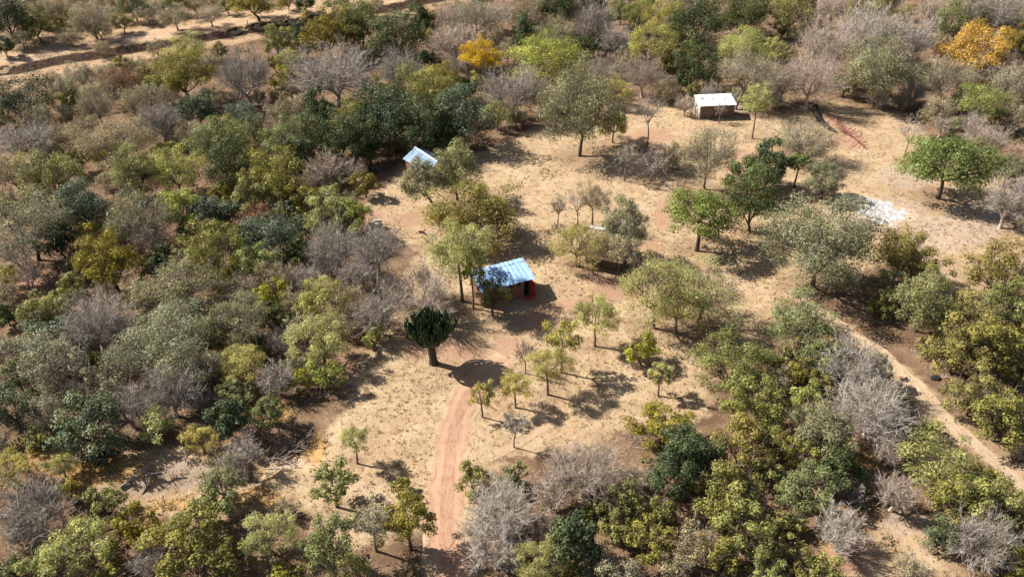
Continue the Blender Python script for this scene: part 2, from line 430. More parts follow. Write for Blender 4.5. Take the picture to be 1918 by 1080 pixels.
#        asp   clear ncl  rc   leaf dens  tw  flat leafmat        bark    twig   name                words                               kind
KIND = {
 'DE': (1.00, .12, 38, .30, .19, 2.0, 0.0, 0, 'dark',        'dark',  None,   'evergreen_tree',    'dark green dense evergreen'),
 'SI': (0.95, .10, 34, .30, .19, 1.60, 0.0, 0, 'blue',        'dark',  None,   'evergreen_tree',    'blue-green dense evergreen'),
 'OL': (0.92, .16, 38, .25, .19, 1.30, 0.2, 0, 'olive',       'dark',  'brown', 'bushwillow_tree',  'olive-green clumpy'),
 'MG': (0.92, .16, 38, .25, .18, 1.10, 0.3, 0, 'mid',         'dark',  'brown', 'leafy_tree',       'mid-green leafy'),
 'LM': (0.88, .14, 36, .26, .18, 1.15, 0.2, 0, 'lime',        'brown', 'brown', 'leafy_tree',       'bright lime-green'),
 'YG': (0.86, .16, 36, .26, .17, 1.00, 0.4, 0, 'yellowgreen', 'brown', 'grey',  'leafy_tree',       'pale yellow-green'),
 'KH': (0.88, .16, 38, .24, .19, 1.20, 0.3, 0, 'khaki',       'dark',  'brown', 'bushwillow_tree',  'brownish khaki-green'),
 'FE': (.72, .30, 46, .25, .12, 0.9, 0.4, 1, 'feather',     'brown', 'brown', 'acacia_tree',      'feathery yellow-green'),
 'GB': (0.80, .20, 44, .27, .13, 0.60, 0.8, 0, 'dull',        'brown', 'grey',  'thinning_tree',    'grey-brown half-bare'),
 'GM': (0.84, .22, 54, .24, .15, 1.25, 0.5, 0, 'greygreen',   'dark',  'grey',  'leafy_tree',       'grey-green fine-leaved'),
 'GR': (0.84, .16, 66, .26, .13, 0.00, 1.25, 0, None,          'grey',  'grey',  'leafless_tree',    'grey leafless'),
 'PB': (0.80, .18, 60, .26, .13, 0.00, 1.25, 0, None,          'pink',  'pink',  'leafless_tree',    'pinkish-beige leafless'),
 'BT': (.85, .75, 26, .30, .10, 0.00, 1.1, 0, None,          'brown', 'grey',  'bare_sapling',     'thin bare upright'),
 'FG': (.60, .60, 34, .27, .20, 1.25, 0.2, 1, 'fresh',       'dark',  'brown', 'umbrella_tree',    'fresh green spreading'),
 'YE': (0.92, .16, 36, .26, .19, 1.40, 0.1, 0, 'yellow',      'brown', 'brown', 'yellow_tree',      'bright yellow'),
 'OR': (.66, .16, 30, .24, .19, 0.95, 0.6, 0, 'orange',      'brown', 'grey',  'orange_tree',      'orange-leaved'),
 'RU': (.62, .10, 36, .27, .14, 0.70, 0.8, 0, 'rust',        'brown', 'brown', 'leafy_shrub',      'rust-brown'),
}
def unit(v): return v / (np.linalg.norm(v, axis=-1, keepdims=True) + 1e-9)
def twig_quads(A, B, C_, wa, wb, rng):
    """bent flat twigs A-B-C as two narrow faces each"""
    side = unit(np.cross(C_ - A, rng.normal(size=A.shape)))
    a, b = wa[:, None] * side / 2, wb[:, None] * side / 2
    q1 = np.stack((A - a, A + a, B + b, B - b), 1); q2 = np.stack((B - b, B + b, C_ + b * .5, C_ - b * .5), 1)
    return np.concatenate((q1, q2))
def leaf_quads(P, n, size, rng):
    k = len(P)
    t = unit(np.cross(n, rng.normal(size=(k, 3)))); b = np.cross(n, t)
    l = (size * rng.lognormal(0, .28, k))[:, None] * .5; w = l * rng.uniform(.5, .8, (k, 1))
    return np.stack((P - t * l, P + b * w, P + t * l, P - b * w), 1)

def grow(kind, R, seed, tall):
    asp, clear, ncl, rc, lsz, dens, tw, flat_, lmat, bark, twm, nm, words = KIND[kind]
    rng = np.random.default_rng(seed)
    clear = (clear, .35, .8, 1.3)[tall]
    V = asp * R; Zc = V * (.85 if tall else .95 if R > 1.2 else .75) + clear * R * (1.0 if R > 1.4 else .5)
    n = int(np.clip(ncl * (R / 3) ** .8, 22, 95))
    zmin = (-.42 if kind == 'FG' else -.5) if flat_ else -.68 if tall else -.72
    u = (np.arange(n) + rng.uniform(0, 1, n)) / n
    z = 1 - (1 - zmin) * u
    ph = np.arange(n) * 2.399963 + rng.normal(0, .35, n)
    f = np.where(rng.uniform(size=n) < .76, rng.uniform(.66, .92, n), rng.uniform(.2, .62, n))
    k1, k2 = rng.integers(2, 4), rng.integers(4, 7)
    f *= 1 + .17 * np.sin(k1 * ph + rng.uniform(0, 6)) + .10 * np.sin(k2 * ph + rng.uniform(0, 6)) + rng.normal(0, .05, n)
    rh = np.sqrt(np.clip(1 - z * z, 0, 1))
    if flat_: f = np.maximum(f, .55)
    Cn = np.stack((R * f * rh * np.cos(ph), R * f * rh * np.sin(ph), Zc + V * f * z * np.where(z < 0, .8, 1)), -1)
    rcl = rc * R * rng.uniform(.70, 1.25, n) * (1.12 if R < 1.8 else 1.0)
    ex = np.percentile(np.hypot(Cn[:, 0], Cn[:, 1]) + .6 * rcl, 86); Cn[:, :2] *= R / ex
    up = Cn[:, 2] > Zc; ez = np.percentile(Cn[up, 2] - Zc + .5 * rcl[up], 92) if up.any() else V; Cn[up, 2] = Zc + (Cn[up, 2] - Zc) * min(V / ez, 1.3)
    r0 = (.034 * R + .045) * {'BT': .8, 'GR': 1.45, 'PB': 1.35}.get(kind, 1.0)
    zf = max(Zc - V * (.75 if not flat_ else .5), .18 * Zc) * rng.uniform(.85, 1.1)
    lean = rng.normal(0, .06 * R, 2)
    fork = np.array((lean[0], lean[1], zf))
    wood = MB()
    tp = bez((0, 0, -.35), (rng.normal(0, .05 * R), rng.normal(0, .05 * R), zf * .5), fork, 6)
    wood.tube(tp, np.linspace(1.25, .8, 6) * r0 * np.r_[1.25, 1, 1, 1, 1, 1], 7)
    K = 5 if R > 1.5 else 4
    sec = ((ph / (2 * math.pi)) * K % K).astype(int)
    limb = []
    for k in range(K):
        m = sec == k
        end = Cn[m].mean(0) if m.any() else fork + (0, 0, V)
        end = fork + (end - fork) * .72
        mid = fork + (end - fork) * .5 + np.array((0, 0, -.10 * V if flat_ else .05 * V)) + rng.normal(0, .07 * R, 3)
        path = bez(fork, mid, end, 6); limb.append(path)
        wood.tube(path, np.linspace(.66, .26, 6) * r0, 5)
    subs = []
    for i in range(n):
        L = limb[sec[i]]; t = rng.uniform(.25, 1) * 4.99
        s0 = L[int(t)] + (L[int(t) + 1] - L[int(t)]) * (t % 1)
        mid = (s0 + Cn[i]) / 2 + rng.normal(0, .06 * R, 3) + (0, 0, .05 * V)
        path = bez(s0, mid, Cn[i], 4); subs.append(path)
        wood.tube(path, np.linspace(.24, .07, 4) * r0 + .004, 3)
    subs = np.array(subs)
    twigs = None
    if tw > 0:
        n1 = 11 if tw > 1.2 else 7
        idx = np.repeat(np.arange(n), n1); N1 = len(idx)
        t = rng.uniform(.5, 3, N1); a = np.minimum(t.astype(int), 2); fr = (t - a)[:, None]
        A = subs[idx, a] * (1 - fr) + subs[idx, a + 1] * fr
        out = unit(A - np.array((0, 0, Zc - V * .7)))
        d = unit(out * .7 + np.array((0, 0, .25)) + rng.normal(0, .55, (N1, 3)))
        L1 = np.clip(.34 * R, .3, 1.5) * rng.uniform(.6, 1.25, N1)
        C1 = A + d * L1[:, None] + np.array((0, 0, .06 * R)); B1 = A + d * L1[:, None] * .5 + rng.normal(0, .06, (N1, 3)) * L1[:, None]
        Q = [twig_quads(A, B1, C1, np.full(N1, .034), np.full(N1, .022), rng)]
        n2 = max(2, int(round(6.0 * tw)))
        id2 = np.repeat(np.arange(N1), n2); N2 = len(id2)
        t = rng.uniform(.2, 1, N2)[:, None]
        A2 = A[id2] * (1 - t) + C1[id2] * t
        d2 = unit(d[id2] * .75 + rng.normal(0, .5, (N2, 3)) + np.array((0, 0, .12)))
        L2 = L1[id2] * rng.uniform(.3, .75, N2)
        C2 = A2 + d2 * L2[:, None]; B2 = (A2 + C2) / 2 + rng.normal(0, .07, (N2, 3)) * L2[:, None]
        wd = .0155 * (1 + .08 * R)
        sd = unit(np.cross(d2, rng.normal(size=d2.shape))) * wd * .62
        Q.append(np.stack((A2 - sd, A2 + sd, C2 + sd * .5, C2 - sd * .5), 1))
        mb = MB(); mb.quads(np.concatenate(Q)); twigs = mb.mesh(nm + '_twigs')
    leaves = None
    if dens > 0:
        ls = lsz * .83 * (1 + .035 * R) * (1.16 if R > 4.5 else 1.0)
        NL = int(np.clip(dens * 4 * math.pi * R * R * .55 / (.32 * ls * ls), 700, 10200 if R < 4.5 else 25000 if kind == 'GM' else 17000))
        idx = rng.choice(n, NL, p=rcl ** 2 / (rcl ** 2).sum())
        d = unit(rng.normal(size=(NL, 3)) + np.array((0, 0, .25)))
        rr = rng.uniform(0, 1, NL) ** .30
        tuft = 1 + .22 * np.sin(d[:, 0] * 7 + idx) * np.sin(d[:, 1] * 7 + idx * 2)
        Pp = Cn[idx] + d * (rr * rcl[idx] * tuft)[:, None] * np.array((1, 1, .62 if flat_ else .82))
        Pp[:, 2] = np.maximum(Pp[:, 2], .06 + .1 * rng.uniform(size=NL))
        nn = unit(d * 1.0 + np.array((0, 0, .25)) + rng.normal(0, .45, (NL, 3)))
        mb = MB(); mb.quads(leaf_quads(Pp, nn, ls, rng)); leaves = mb.mesh(nm + '_leaves')
        put_attr(leaves, 'tone', np.repeat(rng.uniform(0, 1, n)[idx], 4))
    wm = wood.mesh(nm + '_wood')
    wm.polygons.foreach_set('use_smooth', np.ones(len(wm.polygons), bool))
    wm.materials.append(BM[bark])
    if twigs: twigs.materials.append(BM[twm])
    if leaves: leaves.materials.append(LM_[lmat])
    return wm, twigs, leaves, Zc, V
CLASSES = [.62, 1.0, 1.6, 2.5, 3.8, 5.6]
PROTO = {}
def proto(kind, R, var, tall):
    c = min(range(len(CLASSES)), key=lambda i: abs(math.log(R / CLASSES[i])))
    key = (kind, c, var % (1 if tall else 2), tall)
    if key not in PROTO:
        PROTO[key] = grow(kind, CLASSES[c], hash_seed(*key[:3]), tall)
    return PROTO[key], CLASSES[c]
def hash_seed(kind, c, v): return sum(ord(ch) * 31 ** i for i, ch in enumerate(kind)) * 97 + c * 13 + v

# ------------------------------------------------------------------ every tree and shrub of the photo: crown centre, crown width, kind (h crown height, b foot of trunk, all as seen in the photo)
TREES = '''
18 28 96 DE | dark evergreen tree filling the top left corner of the view
68 47 64 MG
172 36 90 GB b=72
130 68 50 GB b=86
186 56 48 GB b=76
228 42 44 MG b=62
275 24 52 GB b=44
327 33 56 GB b=57
393 30 60 GB b=50
480 14 110 OL b=38 | wide olive-green bush on the far verge of the sandy road
572 16 44 DE b=34
630 6 50 MG b=20
8 88 42 DE b=108
40 72 46 GB b=92
100 20 60 GB
250 8 60 MG
350 90 78 FE b=118
293 90 34 GB
190 92 36 GB
412 95 34 OL | small round olive bush alone on sandy ground below the road
343 140 114 OL b=190 | olive clumpy tree left of the two round grey leafless trees
296 168 52 OL
458 143 124 GR h=104 | round grey-purple leafless tree, smaller of the round pair
520 78 62 MG
545 122 54 LM | lime-green tree squeezed between the two round grey leafless trees
622 143 176 GR h=118 | largest round grey leafless tree, a dense dome of twigs
612 62 94 OL
228 125 42 OL
33 188 104 DE h=88 | dark evergreen at the left edge throwing a long black shadow
118 165 56 GB b=206
182 196 78 GB b=240
255 196 80 GB
278 178 44 GB b=222
150 142 56 GB
92 152 40 GB
235 150 70 RU | rust-brown scrub bush below the sandy road
200 138 50 GB
312 182 56 GB
370 207 68 SI
452 222 88 SI h=50
418 248 70 MG
300 230 86 GR
46 268 116 GR h=70
130 258 60 GB
215 268 144 GB h=84
362 252 62 GB
398 272 92 MG
466 270 88 MG
536 273 98 MG
145 302 50 OL
92 338 112 OL
26 325 78 GB
212 292 58 LM
310 285 44 LM | small bright lime bush in the middle of the left thicket
252 322 98 OL
330 322 98 YG
428 312 98 DE
510 335 114 OL | big yellowish olive tree left of the pinkish leafless tree
606 318 74 PB
560 207 74 GB
594 212 72 DE
516 215 48 GB
562 300 70 DE
676 40 96 MG
655 62 62 OL
742 70 116 DE h=84
705 14 34 GB
790 40 60 DE
846 37 66 PB
895 36 84 GB
932 30 62 PB
985 25 74 GB
1052 12 96 DE
1110 44 84 GR | upright grey leafless tree with pale trunk near the top edge
1045 70 78 GM
985 66 62 DE
1152 80 64 GR
1166 18 54 MG
1196 30 64 MG
1246 34 88 YG
1222 86 90 YG
1266 110 54 OL
850 86 98 PB h=74 | pinkish-beige twiggy tree directly above left of the yellow tree
899 106 72 YE b=155 h=60 | bright yellow autumn tree in the upper middle
928 116 34 LM
1020 116 156 LM h=66 | broad light-green flat-topped tree right of the yellow tree
962 172 126 GR h=104 | big purple-grey leafless tree below the broad light-green tree
1014 180 84 PB
1090 205 156 GM b=293 h=130 | tall feathery tree with dark trunk at the top of the clearing
1150 236 62 FE
1152 172 54 FE
1122 142 72 PB
1206 145 82 PB
866 218 116 SI h=118 | massive dark blue-green round tree beside the clearing
792 180 122 OL h=96
828 158 80 OL
738 226 140 DE h=112
664 232 88 OL
690 272 74 DE
745 135 84 GR
704 214 104 DE
640 262 96 DE
596 256 84 DE
786 244 96 DE
834 250 70 DE
853 320 104 KH b=376 h=80 | khaki tree partly hiding the gabled white-roofed hut
775 335 88 GM b=394 bx=820 | leaning grey-green tree in front of the gabled white-roofed hut
684 346 50 OL
676 292 48 PB
1217 205 62 BT b=281
1173 292 48 BT b=340
1224 306 74 BT b=338
1262 292 56 GB
1305 42 94 DE
1386 30 114 DE h=78
1482 24 84 OL
1300 125 84 DE h=90 | dark evergreen right behind the white-roofed far hut
1392 96 112 YG h=70
1448 92 44 YG
1410 140 104 GB b=205 bx=1378
1545 92 128 PB
1622 62 146 GR h=104 | huge pale leafless tree in the upper right
1700 76 116 GR
1524 148 116 PB b=205 | pinkish leafless tree above the fallen trunk
1470 152 84 PB
1645 134 144 GM b=194 h=90 | grey-green round tree left of the orange tree
1826 92 132 OR h=88 | orange-leaved tree at the upper right
1800 44 84 MG
1852 24 124 GR
1746 22 64 PB
1634 10 94 OL
1892 40 74 GM
1902 76 54 OL
1774 150 96 GB
1838 196 94 LM h=76
1892 158 84 GB
1898 216 64 GB
1848 266 84 PB
1758 205 64 GB
1708 248 62 BT b=305 bx=1690
1776 308 168 FG b=374 h=74 | bright green umbrella-shaped tree on the right clearing
1500 262 122 GB h=50
1328 294 104 GB b=355
1405 328 82 FG
1440 312 80 DE
1496 306 52 FG b=352
1544 338 74 GM
1420 192 56 YG b=260 | slender yellow-green tree just right of the white-roofed far hut
1350 206 24 BT b=230 | tiny bare sapling before the wall of the white-roofed far hut
1282 198 40 PB
1560 20 70 PB
1250 170 50 GB
1888 318 60 GM
1890 380 84 GR b=430
50 428 150 GM h=124
156 386 104 SI
258 412 114 GM
340 392 90 LM
394 403 74 SI
424 398 52 SI
480 413 78 RU | reddish-brown bush among the blue-green trees of the left thicket
513 440 108 SI h=92
546 396 52 SI
283 450 74 PB
207 492 114 OL h=120
394 467 110 OL
420 520 62 LM
478 492 78 LM
288 510 48 SI
338 543 144 GM h=110
268 562 84 GB
360 588 62 MG
620 468 110 GR
616 400 94 YG
560 380 80 OL
478 370 80 OL
448 602 124 GM h=100
203 572 64 PB
84 594 96 OL
122 555 62 OL
84 645 150 SI h=100
180 614 130 GR
100 682 120 GB
308 644 184 GM h=112 | widest olive-brown tree in the lower left thicket
352 694 110 GB
451 680 88 FE h=74 | rounded feathery green shrub standing left of the candelabra tree
600 637 104 FE
598 560 94 YG
30 704 76 MG
612 703 66 LM
32 480 60 BT b=550
110 450 70 DE
10 590 50 DE
560 470 60 DE
520 520 70 GB
655 570 80 GB
560 620 70 GB
240 620 70 GB
24 764 94 SI
74 772 84 GB
167 802 126 SI h=118 | rounded grey-blue bush beside the eroded bank
184 850 50 SI
240 766 94 GR
293 796 74 YG
318 738 110 GR
377 823 64 FE
428 787 74 DE
440 738 60 MG
452 856 84 GR b=900
412 908 94 GM
20 880 74 FE
113 870 58 FE
200 944 74 OL
67 960 140 GR
143 1028 132 YG h=84
247 988 84 OL
353 1012 152 OL h=112 | biggest olive clumpy tree at the bottom left
394 954 86 MG
502 1002 96 FE
614 1014 104 MG b=1085 h=110
624 904 92 OL b=950 | small olive tree left of the red dirt track
72 1056 64 LM
20 1062 56 MG
530 1078 60 LM
663 824 56 FE b=868 | lone feathery sapling left of the red dirt track
903 734 44 FE b=782 | feathery sapling right beside the upper end of the red track
966 722 58 FE b=764
963 793 58 BT b=838 | small purplish bare tree alone right of the red track
887 897 64 OL
935 962 150 GR h=112
930 1030 112 GR
960 896 54 MG
1090 888 150 PB h=78
1030 924 84 PB
1080 1018 94 DE h=116 | dense dark upright tree at the bottom, right of the track
1110 958 54 MG
1172 938 74 OL
1196 962 44 LM
1220 1014 84 OL
1240 800 112 OL h=92
1268 886 104 DE
764 976 104 OL b=1028 h=104 | dark olive tree leaning over the left side of the track
752 916 44 OL
698 980 76 GB b=1032
1004 1054 96 FE
893 404 180 KH h=108 | large khaki clumpy tree behind the blue-roofed brick hut
862 468 118 YG b=568 h=74 | yellow-green tree leaning over the blue-roofed brick hut
884 500 56 LM b=580
922 552 62 MG b=592 | green bush in front of the blue-roofed brick hut
660 410 76 LM
704 468 114 GR b=560
668 520 80 GR
785 552 170 PB h=84 | low pinkish-grey leafless tree behind the candelabra tree
704 588 96 GR
1082 458 98 FE b=499 | feathery yellow-green tree in front of the thatched hut
1168 420 84 GM b=485
1164 460 76 GB b=506
1084 378 44 BT b=425
1047 378 30 BT b=422
1112 372 62 GB b=430
1232 544 146 FE b=617 h=112 | largest feathery acacia right of the track
1316 552 142 FE b=610
1272 574 110 FE b=626
1118 592 82 FE b=650
1053 634 76 YG b=699 h=62 | yellow-green tree with a bare forked trunk beside the track
1204 657 68 LM h=66 | bright green round bush below the feathery acacias
1028 684 76 FE b=740
984 662 38 BT b=700
1238 702 42 FE b=742
1314 402 140 FG b=472 h=96 | glossy fresh green tree with forked trunk above the dark shadow
1412 380 108 DE
1541 460 204 GM b=545 h=150 | very large grey-green tree in the middle right
1688 480 110 KH
1738 514 84 KH
1668 540 80 KH
1730 570 122 KH
1812 602 150 KH h=110
1876 512 124 KH
1892 568 104 MG
1796 652 112 KH
1846 650 110 OL
1738 650 44 KH
1504 604 150 MG h=88
1372 680 158 MG h=100 | light green open-crowned tree left of the big leafless tree
1604 694 120 GR
1640 692 70 OL
1546 672 84 MG
1422 764 112 MG
1512 746 64 LM
1632 772 170 GR h=130 | big silvery leafless tree on the right half
1668 738 56 OL
1740 804 48 OL
1878 784 126 OL h=112
1826 738 104 KH
1388 830 114 KH
1448 824 64 OL
1542 810 116 GM
1300 850 104 DE
1362 926 126 OL
1398 994 114 OL
1512 914 114 MG h=104
1496 846 64 YG
1562 880 88 DE
1676 928 84 PB
1772 884 164 OL h=108 | biggest olive-green clumpy tree at the lower right
1842 908 84 OL
1788 938 110 OL
1858 954 120 OL
1762 1004 64 SI
1576 998 100 GR
1842 1020 130 GR
1896 1054 84 OL
1312 1022 90 GB
1356 1040 74 OL
1904 960 64 OL
1914 846 50 GR
1442 1074 64 LM
1150 1070 80 GB
420 870 50 GB
700 630 50 YG
1270 1062 70 GB
1190 900 60 PB
40 1000 60 GR
660 1060 70 YG
430 1050 80 MG
1480 1040 70 KH
1700 1060 70 GB
1660 850 64 PB
1910 700 60 KH
'''
LANDMARKS = [(1338, 200, 'the white-roofed far hut'), (950, 520, 'the blue-roofed brick hut'), (790, 290, 'the gabled white-roofed hut'), (1135, 445, 'the thatched hut'), (803, 620, 'the candelabra tree'),
             (899, 106, 'the yellow tree'), (1826, 92, 'the orange tree'), (1640, 395, 'the white ash patch'), (708, 420, 'the brick fireplace'), (622, 143, 'the largest round grey tree'),
             (320, 885, 'the eroded bank'), (1776, 308, 'the umbrella-shaped tree'), (1580, 250, 'the fallen trunk'), (340, 70, 'the sandy road bend'), (842, 900, 'the red dirt track'), (866, 218, 'the massive blue-green tree'),
             (1541, 460, 'the very large grey-green tree'), (1632, 772, 'the big silvery leafless tree'), (480, 413, 'the reddish-brown bush'), (167, 802, 'the rounded grey-blue bush'), (353, 1012, 'the biggest olive tree at bottom left'),
             (1778, 866, 'the biggest olive tree at lower right'), (1080, 1018, 'the dense dark upright tree'), (33, 188, 'the dark evergreen at the left edge'), (308, 644, 'the widest olive-brown tree'),
             (0, 0, 'the top left corner'), (1918, 0, 'the top right corner'), (0, 1080, 'the bottom left corner'), (1918, 1080, 'the bottom right corner'), (1622, 62, 'the huge pale leafless tree'), (1020, 116, 'the broad light-green tree')]
USED = set()
def place_words(px, py, k):
    d = sorted(LANDMARKS, key=lambda l: math.hypot(l[0] - px, l[1] - py))
    lx, ly, nm = d[k]
    dx, dy = px - lx, py - ly; r = math.hypot(dx, dy)
    ang = math.degrees(math.atan2(-dy, dx)) % 360
    w = ('right of', 'above right of', 'above', 'above left of', 'left of', 'below left of', 'below', 'below right of')[int((ang + 22.5) // 45) % 8]
    return ('close ' if r < 75 else '' if r < 150 else 'some way ') + w + ' ' + nm
def auto_label(words, noun, R, px, py):
    size = 'small ' if R < 1.25 else 'large ' if R > 3.6 else ''
    for k in range(16):
        s = size + words + ' ' + noun + ' ' + place_words(px, py, k)
        if s not in USED and len(s.split()) <= 16: break
    USED.add(s); return s
def plant(px, py, w, kind, label, h=None, b=None, bx=None, i=0):
    asp, clear = KIND[kind][:2]; words = KIND[kind][12]
    R = 2.0; Zc = 2.0
    for _ in range(5):
        p = at(px, py, Zc)
        _, _, dep = project(p)
        s = FPX / float(dep); R = w / (2 * s)
        R *= 1.12 if kind == 'FE' else 1.04; V = asp * R
        a = math.atan2(ALT - p[2], math.hypot(p[0], p[1]))
        if h:
            V = math.sqrt(max((h / (2 * s)) ** 2 - (R * math.sin(a)) ** 2, (.4 * R) ** 2)) / math.cos(a); V = min(V, 1.25 * R)
        Zc = V * (.95 if R > 1.2 else .75) + clear * R * (1.0 if R > 1.4 else .5)
        if b: Zc = max((b - py) / (s * math.cos(a)), V * .7)
    (wm, tm, lmesh, Zp, Vp), Rp = proto(kind, R, i, min((1, 2, 3), key=lambda l: abs((0, .35, .8, 1.3)[l] - (Zc - .85 * asp * R) / R)) if b else 0)
    rng = random.Random(i * 7919 + 13)
    x, y = p[0], p[1]
    if bx: 
        q = at(bx, b, 0.0); x, y = q[0], q[1]
    sx = R / Rp
    shrub = R < 1.3 and kind not in ('BT', 'FE') and not b
    name = KIND[kind][11]
    if shrub: name = 'leafless_shrub' if kind in ('GR', 'PB') else 'leafy_shrub'
    noun = 'shrub' if shrub else 'sapling' if kind == 'BT' else 'tree'
    o = empty(name, (x, y, float(T(x, y))), rng.uniform(0, 6.28) if not bx else 0.0)
    o.scale = (sx * rng.uniform(.94, 1.06), sx * rng.uniform(.94, 1.06), float(np.clip(Zc / Zp, .55 * sx, 1.8 * sx)))
    if bx:
        lean = p[:2] - np.array((x, y)); o.rotation_euler = (-math.atan2(lean[1], Zc) * .8, math.atan2(lean[0], Zc) * .8, 0)
    if label: USED.add(label)
    BASES.append((x, y, R))
    tag(o, label or auto_label(words, noun, R, px, py), 'shrub' if shrub else 'tree', words + ' trees and shrubs of the bush')
    link('trunk', wm, None, o)
    if tm: tag(link('twigs', tm, None, o), kind='stuff')
    if lmesh: link('crown', lmesh, None, o)
    return o
BASES = []
rows = []
for ln in TREES.strip().splitlines():
    a, _, lab = ln.partition('|')
    f = a.split(); kw = dict(x.split('=') for x in f[4:])
    rows.append((float(f[0]), float(f[1]), float(f[2]), f[3], lab.strip() or None, {k: float(v) for k, v in kw.items()}))
for r in rows:
    if r[4]: USED.add(r[4])
TRACKS = [[flat(*p) for p in L] for L in (((845, 1160), (842, 1080), (836, 960), (840, 880), (852, 800), (878, 735), (930, 690), (985, 640), (1070, 590), (1150, 553)), ((1560, 605), (1715, 722), (1790, 806), (1930, 922)))]
fill = random.Random(21)
THICK = [((0, 240, 700, 720), 'GB OL GR GB YG LM KH PB DE MG'.split()), ((0, 720, 560, 1080), 'GB GR OL YG FE MG OL'.split()), ((560, 0, 1300, 240), 'GB GB PB GR OL DE MG YG'.split()),
         ((1300, 0, 1918, 240), 'GB PB GR GM OL'.split()), ((1330, 560, 1918, 1080), 'OL KH OL GB MG GR KH'.split()), ((880, 860, 1500, 1080), 'OL GB GR PB MG FE'.split()), ((0, 0, 560, 60), 'GB GB MG OL'.split()), ((0, 110, 560, 250), 'GB FE GB PB GB OL'.split())]
taken = [(r[0], r[1], r[2]) for r in rows]
for (x0, y0, x1, y1), kinds in THICK:
    for _ in range(900):
        px, py = fill.uniform(x0, x1), fill.uniform(y0, y1); w = fill.uniform(44, 78) * (.62 + .55 * py / 1080)
        if min(1.0, *(math.hypot(px - t[0], (py - t[1]) * 1.25) / ((.335 if py < 720 else .43) * (t[2] + w)) for t in taken)) < 1.0: continue
        q = flat(px, py + .3 * w)
        if soft_open(np.array([q[0]]), np.array([q[1]]))[0] > .05: continue
        if seg_dist(np.array([q[0]]), np.array([q[1]]), BANK)[0][0] < 8.5: continue
        if any(seg_dist(np.array([q[0]]), np.array([q[1]]), L_)[0][0] < 4.5 for L_ in TRACKS): continue
        taken.append((px, py, w)); rows.append((px, py, w, fill.choice(kinds), None, {}))
for i, (px, py, w, kind, lab, kw) in enumerate(rows):
    plant(px, py, w, kind, lab, i=i, **kw)

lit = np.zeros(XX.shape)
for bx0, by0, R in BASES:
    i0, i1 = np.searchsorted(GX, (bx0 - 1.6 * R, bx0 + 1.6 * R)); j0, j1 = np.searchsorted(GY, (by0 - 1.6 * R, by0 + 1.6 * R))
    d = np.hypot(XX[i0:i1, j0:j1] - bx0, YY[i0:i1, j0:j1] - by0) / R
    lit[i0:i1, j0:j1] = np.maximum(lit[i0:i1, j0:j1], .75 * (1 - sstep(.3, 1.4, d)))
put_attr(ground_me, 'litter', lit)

# ------------------------------------------------------------------ buildings
def brick_mat(name, c1, c2, mortar, scale=1.0):
    m, nt, b = new_mat(name)
    tc = nt.nodes.new('ShaderNodeTexCoord'); sep = nt.nodes.new('ShaderNodeSeparateXYZ'); nt.links.new(tc.outputs['Object'], sep.inputs[0])
    cmb = nt.nodes.new('ShaderNodeCombineXYZ')
    nt.links.new(mth(nt, 'ADD', sep.outputs[0], sep.outputs[1]), cmb.inputs[0]); nt.links.new(sep.outputs[2], cmb.inputs[1])
    bt = N(nt, 'ShaderNodeTexBrick', Scale=scale)
    bt.inputs['Brick Width'].default_value = .23; bt.inputs['Row Height'].default_value = .085; bt.inputs['Mortar Size'].default_value = .008
    bt.inputs['Color1'].default_value = (*c1, 1); bt.inputs['Color2'].default_value = (*c2, 1); bt.inputs['Mortar'].default_value = (*mortar, 1)
    nt.links.new(cmb.outputs[0], bt.inputs['Vector'])
    st = mixc(nt, ramp(nt, noise(nt, 1.4, 5, .7, tc.outputs['Object']), .4, .7, 0, .5), bt.outputs[0], tuple(v * .55 for v in c1))
    nt.links.new(st, b.inputs['Base Color']); b.inputs['Roughness'].default_value = .9
    bp = N(nt, 'ShaderNodeBump', Strength=.5, Distance=.01); nt.links.new(bt.outputs['Fac'], bp.inputs['Height']); bp.invert = True
    nt.links.new(bp.outputs[0], b.inputs['Normal'])
    return m
def metal_mat(name, base, worn, metal=.85, rough=.35, amount=(.5, .62)):
    m, nt, b = new_mat(name)
    P = opos(nt)
    nz = noise(nt, 1.1, 5, .7, P)
    oi = nt.nodes.new('ShaderNodeObjectInfo')
    k = ramp(nt, nz, *amount)
    hv = N(nt, 'ShaderNodeHueSaturation'); nt.links.new(mixc(nt, k, base, worn), hv.inputs['Color'])
    nt.links.new(mth(nt, 'MULTIPLY_ADD', oi.outputs['Random'], .16, .9), hv.inputs['Value'])
    nt.links.new(hv.outputs[0], b.inputs['Base Color'])
    nt.links.new(mth(nt, 'MULTIPLY_ADD', k, -metal * .9, metal), b.inputs['Metallic'])
    nt.links.new(mth(nt, 'MULTIPLY_ADD', noise(nt, 6, 4, .7, P), .3, rough), b.inputs['Roughness'])
    return m
M_brick = brick_mat('red_brick', (.24, .10, .07), (.17, .07, .05), (.25, .19, .155))
M_brown = brick_mat('brown_brick', (.19, .115, .088), (.145, .088, .068), (.22, .165, .135))
M_white = plain_mat('white_plaster', (.66, .63, .57), (.56, .52, .45), 1.6, .85)
M_zinc = metal_mat('zinc_sheet', (.17, .28, .44), (.30, .39, .50), .6, .45, (.54, .72))  # blue of the reflected sky is put into the sheet colour
M_whiteroof = metal_mat('white_sheet', (.62, .64, .68), (.54, .56, .60), .15, .45)
M_gable = metal_mat('pale_zinc_sheet', (.27, .37, .50), (.38, .44, .50), .6, .42)
M_dark = plain_mat('dark_interior', (.012, .011, .01), (.03, .026, .022), 3)
M_wood = plain_mat('old_wood', (.12, .08, .055), (.22, .15, .10), 5, .85)
M_red = plain_mat('orange_red_paint', (.50, .085, .03), (.36, .06, .03), 3, .55)
M_thatch = plain_mat('thatch', (.21, .145, .10), (.35, .255, .175), 5, .95, .05)
